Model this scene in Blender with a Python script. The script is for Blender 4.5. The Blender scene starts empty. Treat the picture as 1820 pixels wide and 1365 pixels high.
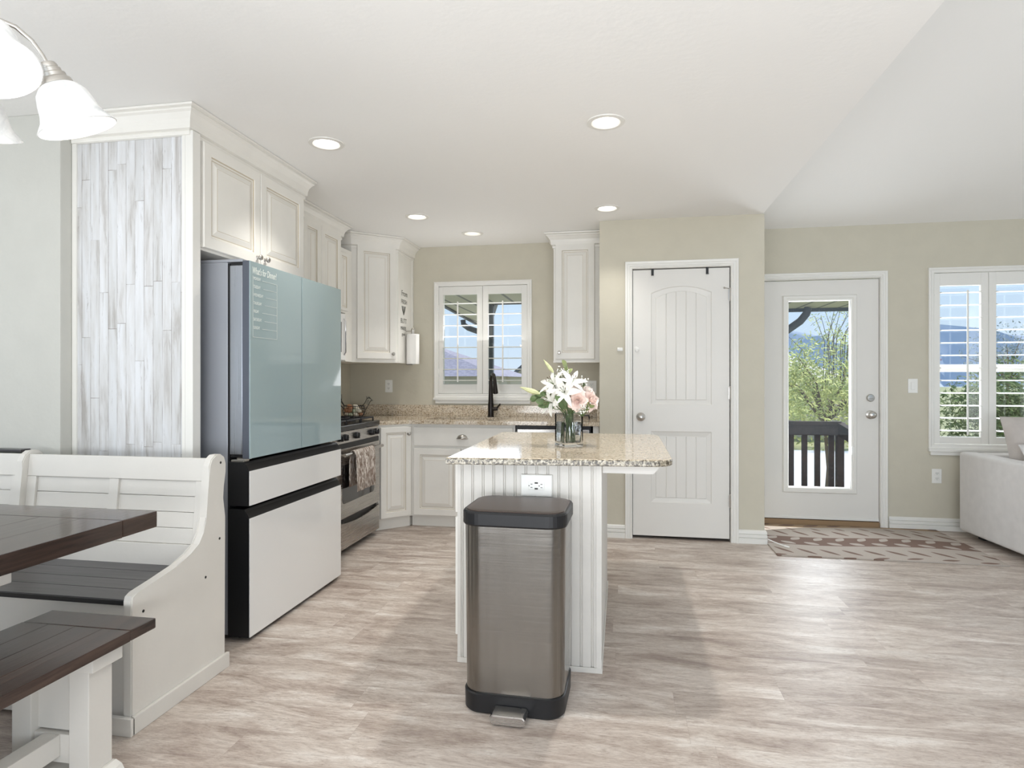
import bpy, bmesh, math, random
from mathutils import Vector, Matrix
from mathutils.geometry import tessellate_polygon
PI = math.pi
R = math.radians
sc = bpy.context.scene
COL = sc.collection

# ------------------------------------------------------------------ camera, world, sun, exposure
YAW = math.atan(195 / 1095)
cam_d = bpy.data.cameras.new('camera'); cam = bpy.data.objects.new('camera', cam_d); COL.objects.link(cam)
cam_d.sensor_width = 36; cam_d.lens = 1095 / 1820 * 36; cam_d.shift_y = -7.5 / 1820
cam_d.clip_start = 0.05; cam_d.clip_end = 2000
cam.location = (0, 0, 1.22); cam.rotation_euler = (PI / 2, 0, YAW)
sc.camera = cam
sc.view_settings.view_transform = 'Standard'; sc.view_settings.look = 'None'
sc.view_settings.gamma = 1; sc.view_settings.use_curve_mapping = False
sc.view_settings.exposure = 0.07

w = bpy.data.worlds.new('sky'); sc.world = w; w.use_nodes = True
nt = w.node_tree; nt.nodes.clear()
o_ = nt.nodes.new('ShaderNodeOutputWorld'); b_ = nt.nodes.new('ShaderNodeBackground')
tc = nt.nodes.new('ShaderNodeTexCoord'); sp = nt.nodes.new('ShaderNodeSeparateXYZ'); rp = nt.nodes.new('ShaderNodeValToRGB')
nt.links.new(tc.outputs['Generated'], sp.inputs[0]); nt.links.new(sp.outputs['Z'], rp.inputs[0])
e = rp.color_ramp.elements
e[0].position = 0.0; e[0].color = (0.72, 0.84, 0.95, 1); e[1].position = 0.55; e[1].color = (0.42, 0.64, 0.95, 1)
m_ = e.new(0.14); m_.color = (0.58, 0.77, 0.97, 1)
nt.links.new(rp.outputs[0], b_.inputs[0]); b_.inputs[1].default_value = 1.0
nt.links.new(b_.outputs[0], o_.inputs[0])

def lamp(name, kind, loc, energy, color=(1, 1, 1), rot=(0, 0, 0), **kw):
    d = bpy.data.lights.new(name, kind); d.energy = energy; d.color = color
    for k, v in kw.items(): setattr(d, k, v)
    o = bpy.data.objects.new(name, d); COL.objects.link(o); o.location = loc; o.rotation_euler = rot
    return o
lamp('sun', 'SUN', (0, 0, 20), 5.0, (1, .95, .88), (R(-16), R(40), 0), angle=R(.6))
# added fill lamp behind the camera, tilted up to brighten the ceiling
lamp('rear_fill_light', 'AREA', (0.1, -1.6, 0.8), 212, (.94, .97, 1), (R(152), 0, 0), shape='RECTANGLE', size=4.2, size_y=1.5)
# added fill lamps by unseen openings in the left and right side walls
lamp('left_fill_light', 'AREA', (-4.3, 0.6, 1.45), 15, (.93, .97, 1), (0, R(-112), 0), shape='RECTANGLE', size=1.3, size_y=1.8)
lamp('right_fill_light', 'AREA', (6.2, 1.8, 1.4), 14, (.95, .98, 1), (0, R(88), 0), shape='RECTANGLE', size=1.5, size_y=3.2)
# kitchen sink window, glazed door and right window
lamp('sink_window_light', 'AREA', (-1.26, 5.44, 1.5), 5.0, (.97, .98, 1), (R(-132), 0, 0), shape='RECTANGLE', size=.8, size_y=.9)
lamp('door_window_light', 'AREA', (1.65, 5.75, 1.1), 18, (.92, .96, 1), (R(-95), 0, 0), shape='RECTANGLE', size=.5, size_y=1.5)
lamp('living_window_light', 'AREA', (2.9, 5.75, 1.4), 14, (.92, .96, 1), (R(-92), 0, 0), shape='RECTANGLE', size=.8, size_y=1.2)

CEIL = 2.455; YB = 5.52; YP = 4.84; XL = -2.55

# ------------------------------------------------------------------ materials
def srgb(r, g, b):
    f = lambda c: (c / 255 / 12.92) if c / 255 <= .04045 else ((c / 255 + .055) / 1.055) ** 2.4
    return (f(r), f(g), f(b), 1)
def newmat(name):
    m = bpy.data.materials.new(name); m.use_nodes = True
    return m, m.node_tree, m.node_tree.nodes['Principled BSDF']
def ramp(nt, fac, stops):
    r = nt.nodes.new('ShaderNodeValToRGB'); nt.links.new(fac, r.inputs[0])
    e = r.color_ramp.elements
    while len(e) < len(stops): e.new(.5)
    for k, (p, c) in enumerate(stops): e[k].position = p; e[k].color = c if len(c) == 4 else (*c, 1)
    return r.outputs[0]
def coords(nt, scale=(1, 1, 1), rot=(0, 0, 0), loc=(0, 0, 0), kind='Object'):
    t = nt.nodes.new('ShaderNodeTexCoord'); mp = nt.nodes.new('ShaderNodeMapping')
    mp.inputs['Scale'].default_value = scale; mp.inputs['Rotation'].default_value = rot; mp.inputs['Location'].default_value = loc
    nt.links.new(t.outputs[kind], mp.inputs[0]); return mp.outputs[0]
def noise(nt, vec, scale, detail=3, rough=.5, dist=0.0):
    n = nt.nodes.new('ShaderNodeTexNoise'); nt.links.new(vec, n.inputs['Vector'])
    n.inputs['Scale'].default_value = scale; n.inputs['Detail'].default_value = detail
    n.inputs['Roughness'].default_value = rough; n.inputs['Distortion'].default_value = dist
    return n.outputs['Fac']
def mixc(nt, fac, a, b, mode='MIX'):
    m = nt.nodes.new('ShaderNodeMix'); m.data_type = 'RGBA'; m.blend_type = mode
    for s, v in ((m.inputs[0], fac), (m.inputs[6], a), (m.inputs[7], b)):
        if hasattr(v, 'links') or isinstance(v, bpy.types.NodeSocket): nt.links.new(v, s)
        else: s.default_value = v
    return m.outputs[2]
def math_(nt, op, a, b=0.0, clamp=False):
    m = nt.nodes.new('ShaderNodeMath'); m.operation = op; m.use_clamp = clamp
    for s, v in ((m.inputs[0], a), (m.inputs[1], b)):
        if isinstance(v, bpy.types.NodeSocket): nt.links.new(v, s)
        else: s.default_value = v
    return m.outputs[0]
def bump(nt, bs, h, dist=.001, strength=.5):
    b = nt.nodes.new('ShaderNodeBump'); b.inputs['Distance'].default_value = dist; b.inputs['Strength'].default_value = strength
    nt.links.new(h, b.inputs['Height']); nt.links.new(b.outputs[0], bs.inputs['Normal'])
def plain(name, col, rough=.5, metal=0.0, spec=None, var=0.0, vscale=8, bmp=0.0, bscale=200, coat=0.0):
    m, nt, bs = newmat(name)
    bs.inputs['Base Color'].default_value = col; bs.inputs['Roughness'].default_value = rough; bs.inputs['Metallic'].default_value = metal
    if spec is not None: bs.inputs['Specular IOR Level'].default_value = spec
    if coat: bs.inputs['Coat Weight'].default_value = coat; bs.inputs['Coat Roughness'].default_value = .05
    if var:
        v = noise(nt, coords(nt), vscale, 3)
        c = mixc(nt, ramp(nt, v, [(.35, (0, 0, 0)), (.65, (1, 1, 1))]), [x * (1 - var) for x in col[:3]] + [1], [min(1, x * (1 + var * .5)) for x in col[:3]] + [1])
        nt.links.new(c, bs.inputs['Base Color'])
    if bmp: bump(nt, bs, noise(nt, coords(nt), bscale, 2), bmp, .6)
    return m

M = {}
M['wall'] = plain('beige_wall_paint', srgb(202, 196, 179), .7, bmp=.002, bscale=28, var=.02)
M['wall_dining'] = plain('greenish_wall_paint', srgb(196, 195, 188), .7, bmp=.002, bscale=28, var=.02)
M['ceiling'] = plain('ceiling_paint', srgb(243, 242, 239), .8, bmp=.0015, bscale=35)
M['trim'] = plain('white_trim_paint', srgb(232, 230, 224), .35)
M['door'] = plain('white_door_paint', srgb(226, 223, 217), .42, bmp=.0004, bscale=160)
M['cream'] = plain('cream_cabinet_paint', srgb(234, 231, 224), .38, var=.03, vscale=5, bmp=.0005, bscale=90)
M['glaze'] = plain('cream_cabinet_glaze', srgb(196, 184, 162), .4)
M['white_wood'] = plain('white_painted_wood', srgb(218, 214, 207), .4, var=.03, vscale=4, bmp=.001, bscale=40)
M['nail'] = plain('nail_holes', srgb(25, 22, 20), .6)
M['black'] = plain('black_plastic', srgb(16, 16, 19), .45)
M['gap'] = plain('dark_gap', srgb(18, 15, 13), .8)
M['slate'] = plain('slate_metal_trim', srgb(92, 96, 106), .4, .5)
M['fridge_side'] = plain('grey_fridge_side', srgb(168, 171, 178), .42, .5, bmp=.0004, bscale=300)
M['glass_teal'] = plain('pale_teal_glass_panel', srgb(158, 176, 179), .05, coat=.5)
M['glass_white'] = plain('white_glass_panel', srgb(232, 231, 229), .06, coat=.4)
M['decal'] = plain('white_vinyl_lettering', srgb(222, 228, 222), .5)
M['ink'] = plain('grey_vinyl_lettering', srgb(96, 94, 86), .6)
M['nickel'] = plain('brushed_nickel', srgb(190, 186, 180), .28, 1)
M['chrome'] = plain('chrome', srgb(220, 220, 222), .1, 1)
M['bronze'] = plain('oil_rubbed_bronze', srgb(42, 37, 34), .35, .6)
M['dark_glass'] = plain('dark_oven_glass', srgb(24, 22, 22), .06, coat=.5)
M['enamel'] = plain('black_enamel', srgb(30, 28, 28), .22)
M['iron'] = plain('cast_iron', srgb(38, 37, 40), .45)
M['plastic_white'] = plain('white_plastic', srgb(238, 237, 232), .35)
M['paper'] = plain('white_paper', srgb(244, 242, 238), .9, bmp=.001, bscale=120)
M['bulb'] = None
M['slotdark'] = plain('socket_slot', srgb(50, 46, 42), .6)
M['leaf'] = plain('green_leaf', srgb(92, 112, 70), .5, var=.25, vscale=30)
M['leaf_light'] = plain('light_green_leaf', srgb(140, 150, 95), .5, var=.2, vscale=30)
M['stem'] = plain('green_stem', srgb(92, 112, 66), .5)
M['lily'] = plain('white_lily_petal', srgb(232, 229, 220), .6, var=.03, vscale=60)
M['bud'] = plain('pale_green_bud', srgb(206, 208, 158), .5, var=.12, vscale=50)
M['rose'] = plain('blush_rose_petal', srgb(248, 226, 216), .6, var=.12, vscale=22)
M['rose_white'] = plain('ivory_rose_petal', srgb(246, 234, 226), .6, var=.04, vscale=22)
M['anther'] = plain('brown_anther', srgb(92, 70, 52), .8)
M['breath'] = plain('babys_breath', srgb(250, 248, 240), .7)
M['egg_white'] = plain('speckled_white_egg', srgb(222, 216, 200), .6, var=.2, vscale=120)
M['egg_brown'] = plain('brown_egg', srgb(182, 132, 98), .6, var=.15, vscale=60)
M['egg_green'] = plain('pale_green_egg', srgb(178, 186, 160), .6, var=.15, vscale=90)
M['sofa'] = plain('light_grey_sofa_fabric', srgb(222, 219, 217), .95, var=.04, vscale=14, bmp=.002, bscale=420)
M['pillow'] = plain('warm_grey_cushion_fabric', srgb(198, 190, 184), .95, var=.05, vscale=14, bmp=.002, bscale=380)
M['feet'] = plain('dark_sofa_feet', srgb(30, 28, 28), .6)
M['asphalt_roof'] = plain('grey_roof_shingles', srgb(150, 146, 158), .9, var=.2, vscale=8)
M['pale_roof'] = plain('pale_roof_shingles', srgb(222, 214, 204), .9, var=.1, vscale=6)
M['siding'] = plain('beige_siding', srgb(206, 196, 180), .8)
M['fascia'] = plain('dark_fascia', srgb(70, 74, 80), .6)
M['deckwood'] = plain('dark_stained_deck_wood', srgb(52, 38, 32), .7, var=.35, vscale=7)
M['concrete'] = plain('pale_concrete', srgb(222, 220, 218), .9, var=.06, vscale=.8)
M['grass'] = plain('lawn', srgb(158, 160, 118), .95, var=.25, vscale=1.2)
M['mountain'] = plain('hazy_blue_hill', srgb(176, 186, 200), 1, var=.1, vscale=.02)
M['bark'] = plain('grey_brown_bark', srgb(120, 104, 88), .9, var=.2)
M['foliage_yellow'] = plain('yellow_green_spring_leaves', srgb(204, 210, 132), .8, var=.25, vscale=5)
M['foliage_green'] = plain('green_shrub_leaves', srgb(112, 132, 70), .8, var=.35, vscale=4)
M['foliage_pink'] = plain('pink_blossom', srgb(206, 160, 166), .8, var=.2, vscale=5)
M['foliage_grey'] = plain('grey_green_new_leaves', srgb(140, 150, 140), .8, var=.2, vscale=5)
M['car_teal'] = plain('pale_teal_car_paint', srgb(160, 186, 190), .3)
M['car_glass'] = plain('car_window', srgb(60, 72, 82), .1)
M['soap'] = plain('white_ceramic', srgb(240, 238, 234), .2)

def emis(name, col, s):
    m, nt, bs = newmat(name); bs.inputs['Base Color'].default_value = col
    bs.inputs['Emission Color'].default_value = col; bs.inputs['Emission Strength'].default_value = s; return m
M['lens'] = emis('lit_recessed_lens', (1, .96, .9, 1), 3.0)
M['bulb'] = emis('lit_bulb', (1, .97, .93, 1), 2.6)

def glass_thin(name, tint=(1, 1, 1, 1), refl=.06):
    m = bpy.data.materials.new(name); m.use_nodes = True; nt = m.node_tree; nt.nodes.clear()
    o = nt.nodes.new('ShaderNodeOutputMaterial'); t = nt.nodes.new('ShaderNodeBsdfTransparent'); g = nt.nodes.new('ShaderNodeBsdfGlossy')
    t.inputs[0].default_value = tint; g.inputs['Roughness'].default_value = .01
    mx = nt.nodes.new('ShaderNodeMixShader'); mx.inputs[0].default_value = refl
    nt.links.new(t.outputs[0], mx.inputs[1]); nt.links.new(g.outputs[0], mx.inputs[2]); nt.links.new(mx.outputs[0], o.inputs[0])
    return m
M['pane'] = glass_thin('window_glass', (.97, .98, .99, 1), .04)
m, nt, bs = newmat('clear_vase_glass')
bs.inputs['Base Color'].default_value = (.96, .98, 1, 1); bs.inputs['Roughness'].default_value = 0; bs.inputs['Transmission Weight'].default_value = 1; bs.inputs['IOR'].default_value = 1.45
M['vase'] = m
m, nt, bs = newmat('water_in_vase')
bs.inputs['Base Color'].default_value = (.97, .99, 1, 1); bs.inputs['Roughness'].default_value = 0; bs.inputs['Transmission Weight'].default_value = 1; bs.inputs['IOR'].default_value = 1.33
M['water'] = m
m, nt, bs = newmat('alabaster_lamp_glass')
n_ = noise(nt, coords(nt, (1, 1, .6)), 16, 4, .6, 1.2)
c_ = ramp(nt, n_, [(.36, (.66, .67, .67)), (.58, (.88, .88, .87))])
nt.links.new(c_, bs.inputs['Base Color']); nt.links.new(c_, bs.inputs['Emission Color']); bs.inputs['Emission Strength'].default_value = .06
bs.inputs['Roughness'].default_value = .3
M['shade'] = m

def planks(nt, along, across, length, width, gap):
    # random colour per board and a mask of the thin joints, each row shifted at random
    row = math_(nt, 'FLOOR', math_(nt, 'DIVIDE', across, width))
    wn = nt.nodes.new('ShaderNodeTexWhiteNoise'); wn.noise_dimensions = '1D'; nt.links.new(row, wn.inputs['W'])
    al = math_(nt, 'ADD', math_(nt, 'DIVIDE', along, length), math_(nt, 'MULTIPLY', wn.outputs['Value'], 7.31))
    idx = math_(nt, 'FLOOR', al)
    w2 = nt.nodes.new('ShaderNodeTexWhiteNoise'); w2.noise_dimensions = '1D'
    nt.links.new(math_(nt, 'ADD', math_(nt, 'MULTIPLY', row, 13.7), math_(nt, 'MULTIPLY', idx, 3.13)), w2.inputs['W'])
    fa = math_(nt, 'FRACT', al); fw = math_(nt, 'FRACT', math_(nt, 'DIVIDE', across, width))
    g1 = math_(nt, 'LESS_THAN', fa, gap / length); g2 = math_(nt, 'LESS_THAN', fw, gap / width)
    return w2.outputs['Value'], math_(nt, 'MAXIMUM', g1, g2)
# plank floor: weathered whitewashed vinyl boards running along X
m, nt, bs = newmat('weathered_plank_floor')
v = coords(nt)
sep = nt.nodes.new('ShaderNodeSeparateXYZ'); nt.links.new(v, sep.inputs[0])
pc, pf = planks(nt, sep.outputs['X'], sep.outputs['Y'], 1.22, .178, .0012)
cmb = nt.nodes.new('ShaderNodeCombineXYZ'); nt.links.new(math_(nt, 'MULTIPLY', pc, 37.0), cmb.inputs[2])
nt.links.new(math_(nt, 'MULTIPLY', pc, 11.0), cmb.inputs[0])
va = nt.nodes.new('ShaderNodeVectorMath'); va.operation = 'ADD'; nt.links.new(v, va.inputs[0]); nt.links.new(cmb.outputs[0], va.inputs[1])
def stretched(sx, sy, scale, detail, rough, dist=0.0):
    mp = nt.nodes.new('ShaderNodeMapping'); mp.inputs['Scale'].default_value = (sx, sy, 1); nt.links.new(va.outputs[0], mp.inputs[0])
    return noise(nt, mp.outputs[0], scale, detail, rough, dist)
n1 = stretched(1.3, 5.0, 1.7, 12, .74, .5)
n2 = stretched(14, 75, 2.0, 6, .8, .6)
n3 = stretched(4, 15, 3.2, 10, .85, .6)
base = ramp(nt, n1, [(.33, srgb(150, 134, 125)), (.45, srgb(180, 166, 155)), (.54, srgb(202, 191, 181)), (.66, srgb(222, 216, 209))])
fine = ramp(nt, n2, [(.34, (.66, .62, .60)), (.5, (.95, .94, .935)), (.64, (1.03, 1.03, 1.03))])
c = mixc(nt, .95, base, fine, 'MULTIPLY')
dark = ramp(nt, n3, [(.56, (0, 0, 0)), (.64, (1, 1, 1))])
c = mixc(nt, math_(nt, 'MULTIPLY', dark, .6), c, srgb(132, 112, 100))
tint = ramp(nt, pc, [(0, (.90, .89, .88)), (1, (1.05, 1.05, 1.05))])
c = mixc(nt, 1.0, c, tint, 'MULTIPLY')
c = mixc(nt, math_(nt, 'MULTIPLY', pf, .35), c, srgb(130, 112, 100))
nt.links.new(c, bs.inputs['Base Color'])
nt.links.new(ramp(nt, n2, [(.3, (.5, .5, .5)), (.7, (.36, .36, .36))]), bs.inputs['Roughness'])
bump(nt, bs, n2, .0012, .5)
M['floor'] = m

# speckled granite
def granite(name, a, b, c3, dk):
    m, nt, bs = newmat(name); v = coords(nt)
    n1 = noise(nt, v, 70, 5, .75); n2 = noise(nt, v, 130, 3, .6); n3 = noise(nt, v, 14, 3, .5)
    c = ramp(nt, n1, [(.36, a), (.47, b), (.58, c3), (.70, b)])
    c = mixc(nt, math_(nt, 'MULTIPLY', ramp(nt, n3, [(.4, (0, 0, 0)), (.6, (1, 1, 1))]), .3), c, c3)
    d = ramp(nt, n2, [(.57, (0, 0, 0)), (.63, (1, 1, 1))])
    c = mixc(nt, math_(nt, 'MULTIPLY', d, .85), c, dk)
    nt.links.new(c, bs.inputs['Base Color']); bs.inputs['Roughness'].default_value = .07
    return m
M['granite'] = granite('speckled_beige_granite', srgb(134, 112, 86), srgb(196, 178, 152), srgb(228, 217, 199), srgb(78, 64, 52))
# rough chiselled island edge shows bigger, darker grains
def granite_edge(name):
    m, nt, bs = newmat(name); v = coords(nt)
    n1 = noise(nt, v, 80, 4, .6); n2 = noise(nt, v, 105, 3, .6)
    c = ramp(nt, n1, [(.36, srgb(112, 104, 88)), (.5, srgb(166, 156, 136)), (.62, srgb(206, 198, 182))])
    d = ramp(nt, n2, [(.5, (0, 0, 0)), (.56, (1, 1, 1))])
    c = mixc(nt, math_(nt, 'MULTIPLY', d, .88), c, srgb(58, 48, 40))
    nt.links.new(c, bs.inputs['Base Color']); bs.inputs['Roughness'].default_value = .15
    return m
M['granite_edge'] = granite_edge('coarse_granite_edge')

# brushed steel
def steel(name, col, rough, vertical=True, dent=0.0):
    m, nt, bs = newmat(name); bs.inputs['Base Color'].default_value = col; bs.inputs['Metallic'].default_value = 1
    v = coords(nt, (3, 3, 220) if not vertical else (220, 220, 2))
    n1 = noise(nt, v, 1.0, 3)
    nt.links.new(ramp(nt, n1, [(.3, (rough * .8,) * 3), (.7, (rough * 1.25,) * 3)]), bs.inputs['Roughness'])
    if dent:
        bs.inputs['Anisotropic'].default_value = .5; tg = nt.nodes.new('ShaderNodeTangent'); tg.direction_type = 'RADIAL'; tg.axis = 'Z'
        nt.links.new(tg.outputs[0], bs.inputs['Tangent']); bs.inputs['Anisotropic Rotation'].default_value = .25
        bump(nt, bs, noise(nt, coords(nt, (1.4, 1.4, .07)), 16.0, 1.5, .3), dent, .55)
    return m
M['steel'] = steel('brushed_stainless_steel', srgb(186, 182, 178), .26, False)
M['steel_can'] = steel('brushed_stainless_can', srgb(138, 135, 130), .2, False, dent=.006)
M['steel_door'] = steel('brushed_dark_steel', srgb(176, 180, 188), .3, True)
M['lid'] = plain('dark_brushed_lid', srgb(66, 54, 49), .36, .3)

# dark plank wood (table, bench tops)
def darkwood(name, c0, c1, row, rot, rough=.28, grooves=True):
    m, nt, bs = newmat(name); v = coords(nt, (1, 1, 1), (0, 0, rot))
    mp = nt.nodes.new('ShaderNodeMapping'); mp.inputs['Scale'].default_value = (2, 26, 26); nt.links.new(v, mp.inputs[0])
    n1 = noise(nt, mp.outputs[0], 1.6, 5, .6, .4)
    c = ramp(nt, n1, [(.3, c0), (.7, c1)])
    nt.links.new(c, bs.inputs['Base Color'])
    bs.inputs['Roughness'].default_value = rough
    bump(nt, bs, n1, .0008, .4)
    return m
M['table_top'] = darkwood('dark_espresso_tabletop', srgb(46, 37, 34), srgb(78, 62, 54), .15, PI / 2, .13)
M['bench_top'] = darkwood('dark_espresso_bench_top', srgb(48, 40, 38), srgb(84, 68, 60), .08, PI / 2, .25)
M['seat_top'] = darkwood('dark_grey_seat_boards', srgb(52, 50, 54), srgb(80, 76, 78), .1, 0, .3)
M['edge_wood'] = darkwood('worn_brown_wood_edge', srgb(52, 38, 32), srgb(98, 70, 54), .1, PI / 2, .35)

# whitewashed vertical planks on the fridge end panel (object x across, z up)
m, nt, bs = newmat('whitewashed_plank_panel')
t = nt.nodes.new('ShaderNodeTexCoord'); s3 = nt.nodes.new('ShaderNodeSeparateXYZ'); nt.links.new(t.outputs['Object'], s3.inputs[0])
cb = nt.nodes.new('ShaderNodeCombineXYZ'); nt.links.new(s3.outputs['Z'], cb.inputs[0]); nt.links.new(s3.outputs['X'], cb.inputs[1])
pc, pf = planks(nt, s3.outputs['Z'], s3.outputs['X'], .74, .0475, .0022)
cc = nt.nodes.new('ShaderNodeCombineXYZ'); nt.links.new(math_(nt, 'MULTIPLY', pc, 23.0), cc.inputs[2])
va = nt.nodes.new('ShaderNodeVectorMath'); va.operation = 'ADD'; nt.links.new(cb.outputs[0], va.inputs[0]); nt.links.new(cc.outputs[0], va.inputs[1])
def st(sx, sy, s, d, r):
    mp = nt.nodes.new('ShaderNodeMapping'); mp.inputs['Scale'].default_value = (sx, sy, 1); nt.links.new(va.outputs[0], mp.inputs[0]); return noise(nt, mp.outputs[0], s, d, r, .4)
g1 = st(1.6, 13, 1.5, 5, .6); g2 = st(4, 38, 1.5, 5, .75)
c = ramp(nt, g1, [(.32, srgb(192, 188, 184)), (.46, srgb(222, 221, 220)), (.62, srgb(235, 236, 238))])
c = mixc(nt, math_(nt, 'MULTIPLY', ramp(nt, g2, [(.60, (0, 0, 0)), (.70, (1, 1, 1))]), .6), c, srgb(152, 144, 136))
c = mixc(nt, 1.0, c, ramp(nt, pc, [(0, (.92, .92, .91)), (1, (1.03, 1.03, 1.03))]), 'MULTIPLY')
gm = math_(nt, 'MULTIPLY', pf, ramp(nt, noise(nt, coords(nt, (14, 14, 5)), 1.0, 3, .6), [(.40, (.2, .2, .2)), (.58, (1, 1, 1))]))
c = mixc(nt, math_(nt, 'MULTIPLY', gm, .85), c, srgb(120, 108, 98))
c = mixc(nt, 1.0, c, (.86, .86, .865, 1), 'MULTIPLY')
nt.links.new(c, bs.inputs['Base Color']); bs.inputs['Roughness'].default_value = .5
M['whitewash'] = m

# soffit with ribs along Y
m, nt, bs = newmat('ribbed_metal_soffit')
t = nt.nodes.new('ShaderNodeTexCoord'); s3 = nt.nodes.new('ShaderNodeSeparateXYZ'); nt.links.new(t.outputs['Object'], s3.inputs[0])
fr = math_(nt, 'FRACT', math_(nt, 'MULTIPLY', s3.outputs['X'], 4.2))
c = mixc(nt, ramp(nt, fr, [(.84, (0, 0, 0)), (.88, (1, 1, 1))]), srgb(190, 184, 164), srgb(110, 106, 96))
nt.links.new(c, bs.inputs['Base Color']); bs.inputs['Roughness'].default_value = .6
M['soffit'] = m

# area rug : wavy bands with leaf shapes
m, nt, bs = newmat('leaf_pattern_rug')
t = nt.nodes.new('ShaderNodeTexCoord'); s3 = nt.nodes.new('ShaderNodeSeparateXYZ'); nt.links.new(t.outputs['Object'], s3.inputs[0])
X, Y = s3.outputs['X'], s3.outputs['Y']
wave = math_(nt, 'MULTIPLY', math_(nt, 'SINE', math_(nt, 'MULTIPLY', X, 4.6)), .035)
yy = math_(nt, 'ADD', Y, wave)
def band(lo, hi):
    return math_(nt, 'MULTIPLY', math_(nt, 'GREATER_THAN', yy, lo), math_(nt, 'LESS_THAN', yy, hi))
def leaves(y0, px, ang, a, b, ph=0.0):
    fx = math_(nt, 'SUBTRACT', math_(nt, 'MULTIPLY', math_(nt, 'FRACT', math_(nt, 'DIVIDE', math_(nt, 'ADD', X, ph), px)), px), px / 2)
    fy = math_(nt, 'SUBTRACT', yy, y0)
    u = math_(nt, 'ADD', math_(nt, 'MULTIPLY', fx, math.cos(ang)), math_(nt, 'MULTIPLY', fy, math.sin(ang)))
    vv = math_(nt, 'SUBTRACT', math_(nt, 'MULTIPLY', fy, math.cos(ang)), math_(nt, 'MULTIPLY', fx, math.sin(ang)))
    d = math_(nt, 'ADD', math_(nt, 'POWER', math_(nt, 'ABSOLUTE', math_(nt, 'DIVIDE', u, a)), 1.5), math_(nt, 'POWER', math_(nt, 'ABSOLUTE', math_(nt, 'DIVIDE', vv, b)), 1.5))
    return math_(nt, 'LESS_THAN', d, 1.0)
fz = noise(nt, coords(nt), 220, 2)
grey = mixc(nt, fz, srgb(160, 148, 138), srgb(196, 186, 176)); brown = mixc(nt, fz, srgb(106, 84, 74), srgb(134, 110, 98))
c = grey
c = mixc(nt, band(.33, .57), c, brown)
c = mixc(nt, band(.90, 1.2), c, mixc(nt, fz, srgb(150, 128, 104), srgb(172, 148, 122)))
for args, colr in (((.155, .150, -.95, .085, .019), brown), ((.70, .15, -1.0, .085, .019, .05), brown), ((.96, .19, .3, .07, .03), brown), ((.02, .22, .2, .06, .02, .1), brown),
                   ((.515, .16, .9, .058, .03), grey), ((.385, .16, -.6, .055, .032, .08), grey), ((.83, .19, -.9, .05, .012), brown)):
    c = mixc(nt, leaves(*args), c, colr)
nt.links.new(c, bs.inputs['Base Color']); bs.inputs['Roughness'].default_value = .95; bump(nt, bs, fz, .002, .6)
M['rug'] = m

# towel: brown/grey blotchy pattern with cream
m, nt, bs = newmat('patterned_towel')
n1 = noise(nt, coords(nt, (1, 26, 9)), 2.2, 4, .6, 1.0)
c = ramp(nt, n1, [(.4, srgb(128, 108, 96)), (.52, srgb(178, 166, 156)), (.6, srgb(226, 218, 210))])
nt.links.new(c, bs.inputs['Base Color']); bs.inputs['Roughness'].default_value = .95
M['towel'] = m

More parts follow.
